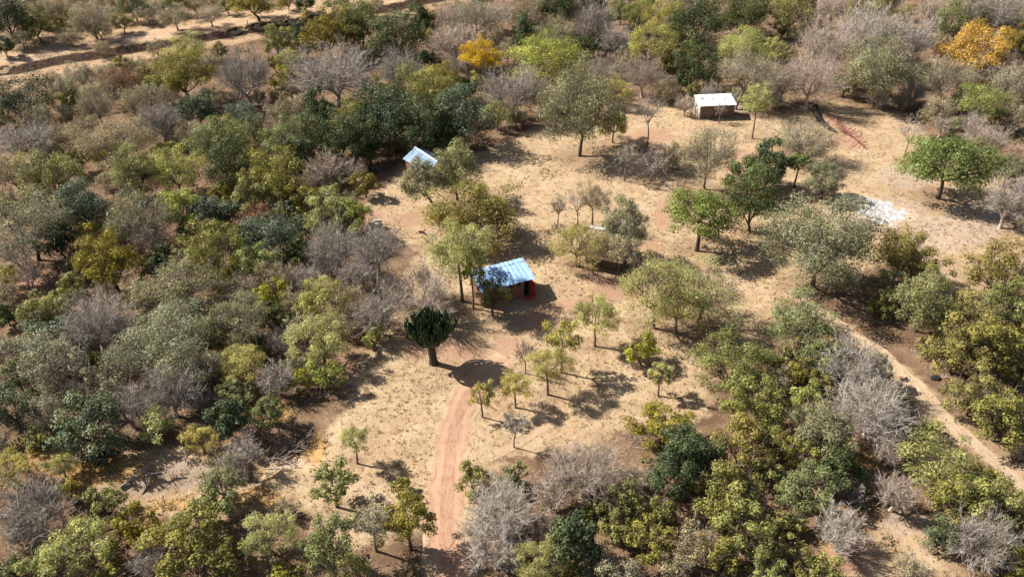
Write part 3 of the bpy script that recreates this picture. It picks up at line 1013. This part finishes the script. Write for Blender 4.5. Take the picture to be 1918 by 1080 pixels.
M_ridge = plain_mat('ridge_cement', (.46, .43, .38), (.33, .30, .27), 4, .9)
M_stone = plain_mat('pale_stone', (.60, .55, .48), (.42, .36, .30), 4, .9)
M_pale = plain_mat('pale_blue_grey', (.55, .57, .60), (.40, .42, .45), 4, .7)

def wall(name, mat, parent, p0, p1, h0, h1, holes=(), th=.2):
    """upright wall from p0 to p1 (outer face on the right hand side of the walk is +n), tops h0..h1, real openings (t0,t1,z0,z1)"""
    p0 = np.array(p0, float); p1 = np.array(p1, float); L = np.linalg.norm(p1 - p0); d = (p1 - p0) / L; n = np.array((d[1], -d[0]))
    ts = sorted({0.0, L, *[h[0] for h in holes], *[h[1] for h in holes]})
    mb = MB()
    top = lambda t: h0 + (h1 - h0) * t / L
    def block(a, b, z0, za, zb):
        q = []
        for t, zt in ((a, za), (b, zb)):
            for off in (0, -th):
                w = p0 + d * t + n * off
                q += [(w[0], w[1], z0), (w[0], w[1], zt)]
        # a-out-bot a-out-top a-in-bot a-in-top b-out-bot b-out-top b-in-bot b-in-top
        mb.add(q, ((0, 4, 5, 1), (6, 2, 3, 7), (1, 5, 7, 3), (0, 2, 6, 4), (2, 0, 1, 3), (4, 6, 7, 5)))
    for a, b in zip(ts[:-1], ts[1:]):
        m_ = (a + b) / 2; z = -.3
        for h in sorted([h for h in holes if h[0] <= m_ <= h[1]], key=lambda h: h[2]):
            if h[2] > z + .01: block(a, b, z, h[2], h[2])
            z = h[3]
        block(a, b, z, top(a), top(b))
    return mb.build(name, mat, parent)
def sheet(parent, x0, x1, y0, y1, z0, z1, mat, name='roof_sheet', wave=.075, amp=.014):
    """one corrugated sheet running from y0 (height z0) to y1 (height z1)"""
    n = max(int((x1 - x0) / (wave / 4)), 8)
    x = np.linspace(x0, x1, n); dz = amp * np.sin(x / wave * 2 * math.pi)
    mb = MB()
    ys = np.linspace(y0, y1, 3); zs = np.linspace(z0, z1, 3)
    V = np.array([[(xx, yy, zz + d) for xx, d in zip(x, dz)] for yy, zz in zip(ys, zs)])
    V2 = V - (0, 0, .012)
    i, j = np.meshgrid(np.arange(2), np.arange(n - 1), indexing='ij')
    F = np.stack((i * n + j, i * n + j + 1, (i + 1) * n + j + 1, (i + 1) * n + j), -1)
    mb.add(V, F); mb.add(V2, F[..., ::-1])
    k = np.arange(n - 1); o = 3 * n
    mb.F.append(np.stack((k, k + o, k + 1 + o, k + 1), -1)); e = 2 * n
    mb.F.append(np.stack((e + k, e + k + 1, e + k + 1 + o, e + k + o), -1))
    return mb.build(name, mat, parent)
def window(parent, axis_, c, w, h, y, pane=True):
    """frame and pane set back in an opening on a wall facing -y (axis_ 'x') or -x (axis_ 'y'); c = (along, sill height)"""
    f = .045
    def bar(mb, a0, a1, z0, z1, d0, d1):
        if axis_ == 'x': mb.box(a0, a1, y + d0, y + d1, z0, z1)
        else: mb.box(y + d0, y + d1, a0, a1, z0, z1)
    a0, a1, z0, z1 = c[0] - w / 2, c[0] + w / 2, c[1], c[1] + h
    mb = MB(); bar(mb, a0 + .002, a0 + f, z0 + .002, z1 - .002, .06, .11); bar(mb, a1 - f, a1 - .002, z0 + .002, z1 - .002, .06, .11); bar(mb, a0 + f, a1 - f, z0 + .002, z0 + f, .06, .11); bar(mb, a0 + f, a1 - f, z1 - f, z1 - .002, .06, .11)
    o = mb.build('window', M_wood, parent)
    mb = MB(); bar(mb, a0 + f, a1 - f, z0 + f, z1 - f, .08, .09); mb.build('pane', M_dark, o)
    return o
def yaw_of(pa, pb): return math.atan2(pb[1] - pa[1], pb[0] - pa[0])

# --- the brick hut with the bluish zinc roof in the middle (local x along the front, y backwards)
fr, fl = at(997, 551), at(908, 576)
yaw = yaw_of(fl, fr); L = 5.7; D = 2.8
o = empty('brick_hut', (fr[0] - math.cos(yaw) * L, fr[1] - math.sin(yaw) * L, float(T(fr[0], fr[1])) + .02), yaw)
tag(o, 'red-brick hut with a sloping bluish zinc roof in the middle of the clearing', 'hut')
hf, hb = 2.15, 2.75
wf = wall('front_wall', M_brick, o, (0, 0), (L, 0), hf, hf, ((3.05, 3.42, 1.5, 1.92), (3.9, 4.27, 1.5, 1.92), (4.75, 5.40, .02, 2.0)))
wall('side_wall', M_brick, o, (L, .205), (L, D - .205), hf + .04, hb - .04)
wall('back_wall', M_brick, o, (L, D), (0, D), hb, hb)
wall('side_wall', M_brick, o, (0, D - .205), (0, .205), hb - .04, hf + .04, ((1.0, 1.5, 1.2, 1.8),))
for cx in (3.235, 4.085): window(o, 'x', (cx, 1.5), .37, .42, 0)
mb = MB(); mb.box(.2, L - .2, .2, D - .2, -.05, .03); mb.build('floor', M_dark, o)
mb = MB(); mb.box(0, .05, -.72, 0, .02, 1.95); d = mb.build('door', M_red, o); d.location = (5.42, -.01, 0); d.rotation_euler = (0, 0, math.radians(24))
mb = MB(); mb.box(-.05, 0, -.62, -.5, .95, 1.0); mb.build('handle', M_stone, d)
mb = MB(); mb.box(4.7, 5.5, -.75, -.02, -.1, .06); mb.build('doorstep', M_red, o)
x = -.25; k = 0
while x < L + .2:
    x1 = min(x + .70, L + .25)
    sheet(o, x + .004, x1 + .03, -.28, D + .22, hf + .03 + (k % 2) * .017 - .03, hb + .09 + (k % 2) * .017, M_zinc); x += .70; k += 1
mb = MB()
for yy, zz in ((.35, hf + .0), (D * .5, (hf + hb) / 2), (D - .35, hb)): mb.box(-.2, L + .2, yy - .035, yy + .035, zz - .06, zz - .005)
mb.build('rafters', M_wood, o)
HUT1 = o

# --- the far hut with the white roof and white gable side
a_, b_ = at(1308, 224), at(1373, 221)
yaw = yaw_of(a_, b_); L = float(np.hypot(*(b_ - a_)[:2])); D = 2.7
o = empty('plastered_hut', (a_[0], a_[1], a_[2]), yaw)
tag(o, 'small far hut with white roof, brown front and white sunlit side wall', 'hut')
hf, hb = 2.15, 2.65
wall('front_wall', M_brown, o, (0, 0), (L, 0), hf, hf)
wall('side_wall', M_brown, o, (L, .205), (L, D - .205), hf + .04, hb - .04)
wall('back_wall', M_brown, o, (L, D), (0, D), hb, hb)
sw = wall('side_wall', M_white, o, (-.003, D + .003), (-.003, -.003), hb + .0, hf + .0, ((1.0, 1.4, 1.35, 1.8), (1.05, 1.35, .55, .85)), th=.2)
sw['label'] = 'white plastered side wall'
window(o, 'y', (D - 1.2, 1.35), .4, .45, -.003); window(o, 'y', (D - 1.2, .55), .3, .3, -.003)
mb = MB(); mb.box(.2, L - .2, .2, D - .2, -.05, .03); mb.build('floor', M_dark, o)
x = -.18; k = 0
while x < L + .1:
    x1 = min(x + .72, L + .18)
    sheet(o, x + .004, x1 + .03, -.18, D + .2, hf + .02 + (k % 2) * .017, hb + .07 + (k % 2) * .017, M_whiteroof); x += .72; k += 1
mb = MB()
for sx_, sy_, ln in ((.55, 1.7, .5), (2.3, 1.5, .25), (3.9, 1.2, .3), (4.4, 1.6, .25)):
    zz = hf + .06 + (hb - hf) * sy_ / D; mb.box(sx_, sx_ + ln, sy_, sy_ + .12, zz, zz + .07, zz + .02, zz + .09)
st = mb.build('roof_weights', M_wood, o)

# --- the gabled hut half hidden under the trees
ra, rb = at(779, 276, 3.1), at(811, 297, 3.1)
yaw = yaw_of(ra, rb); L = float(np.hypot(*(rb - ra)[:2])) + .9; Wd = 1.75
o = empty('gabled_hut', (ra[0], ra[1], float(T(ra[0], ra[1]))), yaw)       # local x along the ridge, towards the camera
tag(o, 'little gabled hut with bluish white roof half hidden under the trees', 'hut')
he, hr = 2.1, 3.05
for y0, y1, s in ((-Wd, 0, -1), (Wd, 0, 1)):
    x = -.25; k = 0
    while x < L + .2:
        x1 = min(x + .70, L + .25)
        sheet(o, x + .004, x1 + .03, s * (Wd + .25), s * .02, he - .14 + (k % 2) * .017, hr + .04 + (k % 2) * .017, M_gable); x += .70; k += 1
mb = MB(); mb.box(-.27, L + .27, -.12, 0, hr - .005, hr + .035, None, hr + .085); mb.box(-.27, L + .27, 0, .12, hr - .005, hr + .085, None, hr + .035); mb.build('ridge_cap', M_whiteroof, o)
wall('side_wall', M_brick, o, (0, -Wd), (L, -Wd), he, he, ((1.4, 2.2, .02, 1.95), (3.0, 3.7, 1.0, 1.8)))
wall('side_wall', M_brick, o, (L, Wd), (0, Wd), he, he)
for xx, f in ((0, 1), (L, -1)):
    for s in (-1, 1):
        w_ = wall('gable_wall', M_white, o, (xx, s * (Wd - .205)) if f * s > 0 else (xx, 0), (xx, 0) if f * s > 0 else (xx, s * (Wd - .205)), he + .08 if f * s > 0 else hr - .04, hr - .04 if f * s > 0 else he + .08)
mb = MB(); mb.box(1.4, 2.2, -Wd + .08, -Wd + .12, .02, 1.95); d = mb.build('door', M_wood, o)
window(o, 'x', (3.35, 1.0), .7, .8, -Wd)

# --- the thatched hut behind the feathery tree
ra, rb = at(1110, 424, 3.9), at(1166, 436, 3.9)
yaw = yaw_of(ra, rb); Lr = float(np.hypot(*(rb - ra)[:2]))
mid = (ra + rb) / 2
o = empty('thatched_hut', (mid[0], mid[1], float(T(mid[0], mid[1]))), yaw)
tag(o, 'thatched hut with a whitish ridge standing in deep shade behind a feathery tree', 'hut')
rngb = np.random.default_rng(5)
hx, hy, zr, ze = Lr / 2 + 1.0, 2.8, 3.9, 1.75
def thatch_face(corners, nu=14, nv=9):
    a, b, c, d = [np.array(q, float) for q in corners]      # a-b eave, d-c ridge
    u = np.linspace(0, 1, nu + 1)[:, None, None]; v = np.linspace(0, 1, nv + 1)[None, :, None]
    P = (a * (1 - u) + b * u) * (1 - v) + (d * (1 - u) + c * u) * v
    n = np.cross(b - a, d - a); n /= np.linalg.norm(n)
    j = rngb.uniform(-.05, .05, P.shape[:2]); j[0] = j[-1] = 0; j[:, -1] = 0
    top = P + n * (.10 + j)[..., None]; low = P - n * .16
    mb = MB(); i, jv = np.meshgrid(np.arange(nu), np.arange(nv), indexing='ij'); w = nv + 1
    F = np.stack((i * w + jv, (i + 1) * w + jv, (i + 1) * w + jv + 1, i * w + jv + 1), -1)
    mb.add(top, F); mb.add(low, F[..., ::-1])
    k = np.arange(nu); off = (nu + 1) * w
    mb.F.append(np.stack((k * w, k * w + off, (k + 1) * w + off, (k + 1) * w), -1))
    k = np.arange(nv)
    for col in (0, nu): mb.F.append(np.stack((col * w + k, col * w + k + 1, col * w + k + 1 + off, col * w + k + off), -1))
    mb.build('thatch_slope', M_thatch, o)
r2 = Lr / 2
thatch_face(((-hx, -hy, ze), (hx, -hy, ze), (r2, 0, zr), (-r2, 0, zr)))
thatch_face(((hx, hy, ze), (-hx, hy, ze), (-r2, 0, zr), (r2, 0, zr)))
thatch_face(((hx, -hy, ze), (hx, hy, ze), (r2, .06, zr), (r2, -.06, zr)), 12)
thatch_face(((-hx, hy, ze), (-hx, -hy, ze), (-r2, -.06, zr), (-r2, .06, zr)), 12)
mb = MB()
xs = np.linspace(-r2 - .25, r2 + .25, 9)
for x0, x1 in zip(xs[:-1], xs[1:]):
    e = rngb.uniform(-.03, .03); mb.box(x0, x1, -.30, 0, zr - .06 + e, zr + .04 + e, zr + .1 + e, zr + .20 + e); mb.box(x0, x1, 0, .30, zr + .1 + e, zr + .20 + e, zr - .06 + e, zr + .04 + e)
mb.build('ridge_cap', M_ridge, o)
bx_, by_ = hx - .9, hy - 1.1
wall('front_wall', M_brown, o, (-bx_, -by_), (bx_, -by_), 2.3, 2.3, ((bx_ - .45, bx_ + .45, .02, 1.95),))
wall('side_wall', M_brown, o, (bx_, -by_ + .205), (bx_, by_ - .205), 2.3, 2.3)
wall('back_wall', M_brown, o, (bx_, by_), (-bx_, by_), 2.3, 2.3)
wall('side_wall', M_brown, o, (-bx_, by_ - .205), (-bx_, -by_ + .205), 2.3, 2.3)
mb = MB(); mb.box(-.45, .45, -by_ + .08, -by_ + .12, .02, 1.95); mb.build('door', M_wood, o)
for x in (-hx + .5, hx - .5):
    mb = MB(); mb.tube([(x, -hy + .25, -.2), (x + .02, -hy + .24, 1.0), (x, -hy + .25, ze + .02)], .07, 6); mb.build('post', M_wood, o)

# --- brick fireplace, stump, things by the brick hut
p = at(708, 428)
o = empty('brick_fireplace', p, .25)
tag(o, 'small brick fireplace with pale slabs at the edge of the left thicket', 'fireplace')
mb = MB(); mb.box(-.62, -.42, -.4, .4, -.1, .75); mb.build('side_wall', M_brick, o)
mb = MB(); mb.box(.38, .58, -.4, .4, -.1, .75); mb.build('side_wall', M_brick, o)
mb = MB(); mb.box(-.419, .379, .2, .4, -.1, .95); mb.build('back_wall', M_brick, o)
mb = MB(); mb.box(-.66, .12, -.43, .1, .754, .83); mb.build('slab', M_stone, o)
mb = MB(); mb.box(-.45, .5, .17, .43, .954, 1.03); mb.build('slab', M_stone, o)
mb = MB(); mb.box(-.415, .375, -.38, .195, .28, .31); mb.build('grate', M_dark, o)
p = at(791, 438)
o = empty('dark_log', p, -.6)  # dark log, near-black all over
tag(o, 'dark log lying alone on the grass left of the khaki tree', 'log')
mb = MB(); t = np.linspace(0, 1, 7)
mb.tube(np.stack((t * 1.15 - .5, .08 * np.sin(t * 5), .13 + .16 * np.sin(t * 3.0)), -1), .13 * (1 - .4 * t), 8); mb.build('trunk', M_dark, o, True)
mb = MB(); mb.tube([(.1, 0, .25), (.2, .15, .42), (.25, .22, .6)], [.06, .05, .03], 6); mb.build('branch_stub', M_dark, o, True)
def rock(name, px, py, size, mat, label, seed, cat='stone'):
    rg = np.random.default_rng(seed); p = at(px, py)
    a = np.linspace(0, 2 * math.pi, 10)[:-1]; V = []
    prof = ((.95, -.1), (1.0, .12), (.8, .36), (.4, .5), (.02, .53))
    for r, z in prof: V.append(np.stack((np.cos(a) * r * size * rg.uniform(.8, 1.2, 9), np.sin(a) * r * size * .75 * rg.uniform(.8, 1.2, 9), np.full(9, z * size) + rg.normal(0, .03 * size, 9)), -1))
    mb = MB(); i, j = np.meshgrid(np.arange(4), np.arange(9), indexing='ij'); k = (j + 1) % 9
    mb.add(np.array(V), np.stack((i * 9 + j, i * 9 + k, (i + 1) * 9 + k, (i + 1) * 9 + j), -1))
    o = mb.build(name, mat); o.location = p; tag(o, label, cat); return o
rock('boulder', 917, 567, .42, M_pale, 'pale grey rock heap at the foot of the green bush by the hut', 3)
rock('boulder', 957, 552, .34, M_pale, 'pale grey rock against the front wall of the brick hut', 4)
rock('boulder', 1752, 708, .5, M_dark, 'dark rock beside the sandy footpath on the right', 6)
rock('boulder', 1704, 409, .2, M_dark, 'small dark stone at the right tip of the ash patch', 8)

# --- ash patch on the right clearing
def patch(name, cx, cy, rx, ry, mat, lift, hmax, seed):
    rg = np.random.default_rng(seed)
    c = flat(cx, cy); ex = flat(cx + rx, cy + ry * .25)[0] - c[0]; ey = flat(cx, cy - ry)[1] - c[1]
    na, nr = 56, 14; a = np.linspace(0, 2 * math.pi, na, endpoint=False)
    out = 1 + .14 * np.sin(3 * a + 1) + .10 * np.sin(5 * a + 2) + .07 * np.sin(9 * a) + rg.normal(0, .035, na)
    r = np.linspace(.02, 1, nr)
    x = c[0] + ex * r[:, None] * (np.cos(a) * out)[None]; y = c[1] + ey * r[:, None] * (np.sin(a) * out)[None] - .32 * ey * r[:, None] * np.cos(a)[None]
    z = gz(x, y) + lift + hmax * (1 - r[:, None] ** 2) * (.5 + .5 * rg.uniform(size=(nr, na)))
    mb = MB(); i, j = np.meshgrid(np.arange(nr - 1), np.arange(na), indexing='ij'); k = (j + 1) % na
    mb.add(np.stack((x, y, z), -1), np.stack((i * na + j, (i + 1) * na + j, (i + 1) * na + k, i * na + k), -1))
    ob = mb.build(name, mat, None, True); put_attr(ob.data, 'u', np.broadcast_to(r[:, None], (nr, na)) * 1.0); return ob
def ash_mat():
    m, nt, b = new_mat('white_ash'); P = gpos(nt)
    n1 = noise(nt, .9, 6, .75, P); n2 = noise(nt, 3.5, 5, .75, P)
    c = mixc(nt, ramp(nt, n1, .42, .62), (.56, .54, .52), (.34, .32, .305))
    c = mixc(nt, ramp(nt, n2, .47, .60, 0, .85), c, (.15, .14, .14))
    g, _, _ = grass_colour(nt, P)
    k = ramp(nt, mth(nt, 'MULTIPLY_ADD', mth(nt, 'SUBTRACT', n1, .5), 1.5, attr(nt, 'u')), .60, .95, 1.0, 0.0)
    c = mixc(nt, k, g, c)
    nt.links.new(c, b.inputs['Base Color']); b.inputs['Roughness'].default_value = .95
    return m
tag(patch('ash_patch', 1640, 394, 66, 30, ash_mat(), .03, .12, 2), 'patch of white ash with grey streaks on the right clearing', 'ash')

# --- fallen tree with reddish branches, upper right
def limb_obj(parent, name, pts, r, mat, sides=7):
    mb = MB(); P, _ = smooth3([at(px, py, h) for px, py, h in pts], 10)
    mb.tube(P, np.interp(np.linspace(0, 1, len(P)), np.linspace(0, 1, len(r)), r), sides)
    ob = mb.build(name, mat, None, True)
    me = ob.data; loc = np.array(parent.location)
    co = np.empty(len(me.vertices) * 3, np.float32); me.vertices.foreach_get('co', co); co = co.reshape(-1, 3) - loc
    me.vertices.foreach_set('co', co.ravel().astype(np.float32)); me.update(); ob.parent = parent
    return ob
def smooth3(pts, n):
    P = np.array(pts, float)
    for _ in range(2):
        Q = [P[0]]
        for a, b in zip(P[:-1], P[1:]): Q += [.75 * a + .25 * b, .25 * a + .75 * b]
        P = np.array(Q + [P[-1]])
    return P, None
M_darkwood = plain_mat('dark_dead_wood', (.014, .011, .010), (.04, .03, .026), 4, .9)
M_redwood = plain_mat('reddish_dead_wood', (.24, .085, .065), (.13, .055, .045), 4, .9)
M_greywood = plain_mat('grey_dead_wood', (.26, .215, .19), (.16, .125, .11), 5, .9)
o = empty('fallen_tree', at(1527, 208))
tag(o, 'fallen dark trunk with reddish broken branches on the upper right clearing', 'fallen tree')
limb_obj(o, 'trunk', [(1528, 200, .5), (1527, 211, .35), (1537, 226, .3), (1552, 240, .25), (1566, 247, .15)], [.42, .40, .36, .3, .16], M_darkwood, 9)
limb_obj(o, 'branch', [(1565, 219, .3), (1572, 235, .4), (1585, 245, .5), (1600, 258, .35), (1612, 269, .2)], [0.062, 0.087, 0.099, 0.074, 0.037], M_redwood)
limb_obj(o, 'branch', [(1571, 240, .3), (1580, 247, .3), (1592, 252, .3)], [0.074, 0.081, 0.050], M_redwood)
limb_obj(o, 'branch', [(1590, 250, .4), (1600, 245, .9), (1604, 237, 1.0), (1598, 232, .7)], [0.056, 0.043, 0.031, 0.019], M_redwood)
limb_obj(o, 'branch', [(1600, 258, .4), (1610, 256, .7), (1618, 260, .5)], [0.043, 0.031, 0.019], M_redwood)
limb_obj(o, 'branch', [(1608, 266, .25), (1618, 272, .3), (1622, 278, .15)], [0.050, 0.037, 0.019], M_redwood)
limb_obj(o, 'branch', [(1566, 220, .3), (1575, 212, .6), (1584, 214, .5)], [0.043, 0.031, 0.019], M_redwood)
limb_obj(o, 'branch', [(1605, 262, .3), (1596, 272, .3), (1588, 280, .15)], [0.043, 0.031, 0.019], M_redwood)
rg = random.Random(4)
for k in range(44):
    t = rg.random(); bx0, by0 = 1568 + 48 * t, 228 + 44 * t
    ex, ey = bx0 + rg.uniform(-20, 24), by0 + rg.uniform(-16, 16)
    limb_obj(o, 'twig', [(bx0, by0, .35), ((bx0 + ex) / 2, (by0 + ey) / 2, rg.uniform(.3, .7)), (ex, ey, rg.uniform(.1, .5))], [.036, .028, .012], M_redwood, 4)

# --- dead logs on the eroded bank, brushwood heap
o = empty('dead_log', at(285, 898)); tag(o, 'forked dead log with reddish end lying on the eroded pale bank', 'log')
limb_obj(o, 'trunk', [(274, 878, .35), (281, 886, .3), (284, 896, .2), (275, 908, .12), (264, 922, .06)], [.07, .10, .10, .08, .04], M_greywood)
limb_obj(o, 'branch', [(281, 889, .3), (295, 885, .5), (310, 880, .4), (326, 873, .5)], [.06, .05, .04, .02], M_greywood)
limb_obj(o, 'branch', [(284, 886, .3), (300, 892, .3), (312, 898, .15)], [.07, .06, .03], M_greywood)
limb_obj(o, 'branch', [(283, 880, .35), (276, 879, .5), (268, 884, .4)], [.07, .06, .04], plain_mat('red_rot_wood', (.42, .15, .07), (.30, .11, .06), 4))
o = empty('dead_log', at(236, 906)); tag(o, 'short grey log left of the forked dead log', 'log')
limb_obj(o, 'trunk', [(224, 912, .10), (235, 904, .16), (248, 900, .14)], [.08, .11, .07], M_greywood, 8)
limb_obj(o, 'branch', [(238, 903, .2), (243, 896, .4), (246, 892, .45)], [.06, .04, .02], M_greywood, 5)
o = empty('brushwood_heap', at(540, 858)); tag(o, 'heap of grey cut branches along the gully edge', 'branches')
for k in range(46):
    t = rg.random(); bx0, by0 = 498 + 74 * t + rg.uniform(-8, 8), 872 - 44 * t + rg.uniform(-8, 8)
    ln = rg.uniform(14, 40); an = math.radians(rg.gauss(-38, 26))
    ex, ey = bx0 + ln * math.cos(an), by0 + ln * math.sin(an)
    limb_obj(o, 'branch', [(bx0, by0, rg.uniform(.05, .4)), ((bx0 + ex) / 2, (by0 + ey) / 2, rg.uniform(.3, .8)), (ex, ey, rg.uniform(.1, .6))], [rg.uniform(.03, .07), .035, .012], M_greywood, 5)

# --- candelabra tree
p = at(812, 680)
o = empty('candelabra_tree', p); tag(o, 'dark green candelabra tree with a thick trunk and upright cactus-like arms', 'tree')
rg = np.random.default_rng(11)
M_arm = leaf_mat('candelabra_green', (.022, .048, .016), (.055, .092, .030), transl=.0, rough=.5)
mb = MB(); tz = np.linspace(-.4, 2.6, 9)
mb.tube(np.stack((-.06 * tz, .05 * np.sin(tz), tz), -1), np.interp(tz, [-.4, .1, .7, 2.6], [.62, .46, .38, .40]), 10)
mb.build('trunk', BM['dark'], o, True)
mb = MB(); stems = MB()
for k in range(120):
    an = k * 2.39996 + rg.normal(0, .2); f = math.sqrt((k + .5) / 120)
    lob = 1 + .09 * math.sin(2 * an + .8) + .10 * math.sin(5 * an)
    r = 2.3 * f * rg.uniform(.8, 1.10) * lob; top = 5.85 - 1.2 * f ** 2.2 + rg.normal(0, .38) + .25 * math.sin(3 * an + 2); base = 2.0 + .35 * f + rg.normal(0, .1)
    s0 = np.array((-.12 + .25 * math.cos(an), .25 * math.sin(an), base)); e = np.array((-.15 + r * math.cos(an), r * math.sin(an), top))
    bend = np.array((-.15 + r * .95 * math.cos(an), r * .95 * math.sin(an), base + .5 + .5 * f))
    path = bez(s0, bend, e, 8)
    mb.tube(path, np.array((.07, .085, .095, .10, .105, .11, .10, .05)), 5)
    for _ in range(2 if f > .35 else 1):
        q = path[rg.integers(4, 7)]; e2 = q + np.array((rg.normal(0, .22), rg.normal(0, .22), rg.uniform(.5, .9)))
        mb.tube(bez(q, (q + e2) / 2 + np.array((rg.normal(0, .15), rg.normal(0, .15), -.1)), e2, 5), np.array((.06, .09, .10, .09, .045)), 5)
mb.build('crown', M_arm, o, True)

# --- fence posts on the verge of the sandy road
posts = [(467, 63, 42), (395, 77, 57), (300, 92, 76)]
def post(px, py, ptop, lab):
    p = at(px, py); dep = float(project(p)[2]); h = (py - ptop) * dep / FPX / CP
    o = empty('fence_post', p); tag(o, lab, 'post', 'posts along the sandy road')
    mb = MB(); mb.tube([(0, 0, -.3), (.02, 0, h * .5), (0, .02, h)], [.10, .09, .08], 6, True); mb.build('pole', M_wood, o)
    mb = MB(); mb.tube([(0, 0, h * .75), (.35, .1, h * .3), (.6, .2, -.1)], .05, 6, True); mb.build('stay', M_wood, o)
post(467, 62, 43, 'lone dark wooden post on the edge of the sandy road')

# ------------------------------------------------------------------ uncountable growth: scrub between the trees, dry grass
rg = np.random.default_rng(77)
def scatter(n, x0, x1, y0, y1):
    return rg.uniform(x0, x1, n), rg.uniform(y0, y1, n)
def in_view(x, y, m):
    px, py, _ = project(np.stack((x, y, 0 * x), -1)); return (px > -m) & (px < W0 + m) & (py > -m) & (py < H0 + m), px, py
x, y = scatter(15000, -125, 125, 28, 215)
ok, px, py = in_view(x, y, 170)
op = soft_open(x, y)
ok &= rg.uniform(size=len(x)) < np.where(op < .3, .85, np.where(op < .9, .12, .012))
for L_ in TRACKS: ok &= seg_dist(x, y, L_)[0] > 2.6
bd, bs_, _ = seg_dist(x, y, BANK); ok &= ~((bs_ > -1.5) & (bs_ < 7))
x, y = x[ok], y[ok]
outside = ~in_view(x, y, 0)[0]
r = rg.uniform(.45, 1.35, len(x)) * np.where(outside, 1.9, 1.0)
z = T(x, y)
def scrub(name, sel, col, leafy, label, per):
    xs, ys, zs, rs = x[sel], y[sel], z[sel], r[sel]
    n = len(xs); idx = np.repeat(np.arange(n), per); k = len(idx)
    d = unit(rg.normal(size=(k, 3)) + (0, 0, .5)); d[:, 2] = np.abs(d[:, 2])
    C_ = np.stack((xs, ys, zs), -1)[idx]
    if leafy:
        P = C_ + d * (rs[idx] * rg.uniform(.3, 1, k) ** .5)[:, None] * (1, 1, .9) + (0, 0, .05)
        Q = leaf_quads(P, unit(d * .5 + (0, 0, .4) + rg.normal(0, .5, (k, 3))), .20, rg)
    else:
        A = C_ + rg.normal(0, .3, (k, 3)) * rs[idx][:, None] * (1, 1, .1); E = A + d * (rs[idx] * rg.uniform(.5, 1.2, k))[:, None]; B = (A + E) / 2 + rg.normal(0, .06, (k, 3))
        sd = unit(np.cross(E - A, rg.normal(size=E.shape))) * .015
        Q = np.stack((A - sd, A + sd, E + sd * .5, E - sd * .5), 1)
    mb = MB(); mb.quads(Q); o = mb.build(name, col)
    tag(o, label, 'scrub', kind='stuff'); return o
pick = rg.uniform(size=len(x))
scrub('twig_scrub', pick < .62, BM['pink'], False, 'low dry grey-brown twiggy undergrowth between the trees', 26)
scrub('olive_scrub', (pick > .62) & (pick < .82), LM_['dull'], True, 'low dull olive undergrowth between the trees', 46)
scrub('green_scrub', pick > .82, LM_['mid'], True, 'low green undergrowth between the trees', 46)
def tufts(name, n, cond, mat, label, hmin, hmax, blades, box=(-100, 100, 30, 200)):
    xs, ys = scatter(n, *box); v, px, py = in_view(xs, ys, 60)
    keep = v & cond(xs, ys, px, py)
    tr = [seg_dist(xs, ys, [flat(*p) for p in L])[0] for L in (((842, 1120), (836, 960), (840, 880), (852, 800), (878, 735)), ((0, 128), (200, 87), (400, 62), (560, 36), (760, 2)))]
    keep &= (tr[0] > 1.5) & (tr[1] > 2.6)
    for ob in (HUT1,): keep &= np.hypot(xs - ob.location.x - 2.6, ys - ob.location.y - 1.5) > 3.4
    xs, ys = xs[keep], ys[keep]
    idx = np.repeat(np.arange(len(xs)), blades); k = len(idx)
    A = np.stack((xs, ys, T(xs, ys) - .02), -1)[idx] + rg.normal(0, .07, (k, 3)) * (1, 1, 0)
    d = unit(rg.normal(0, .5, (k, 3)) * (1, 1, .2) + (0, 0, .8)); h = rg.uniform(hmin, hmax, k)[:, None]
    s = unit(np.cross(d, rg.normal(size=(k, 3)))) * rg.uniform(.02, .045, (k, 1))
    E = A + d * h + rg.normal(0, .08, (k, 3)) * (1, 1, 0)
    mb = MB(); mb.quads(np.stack((A - s, A + s, E + s * .3, E - s * .3), 1)); o = mb.build(name, mat); tag(o, label, 'grass', kind='stuff')
lm('straw', (.32, .22, .12), (.48, .36, .21), transl=.25)
lm('goldgrass', (.32, .19, .055), (.46, .29, .10), transl=.25)
tufts('dry_grass', 130000, lambda a, b, px, py: (soft_open(a, b) > rg.uniform(.3, 1, len(a))) & (rg.uniform(size=len(a)) < np.where(b < 90, .9, .45)) & (blobs(px, py, RED) < .5), LM_['straw'], 'short straw-coloured dry grass covering the clearings', .10, .28, 4)
tufts('golden_grass', 60000, lambda a, b, px, py: blobs(px, py, GOLD, 1.2) > rg.uniform(.2, 1, len(a)), LM_['goldgrass'], 'tall golden dry grass along the gully at lower left', .3, .7, 6)
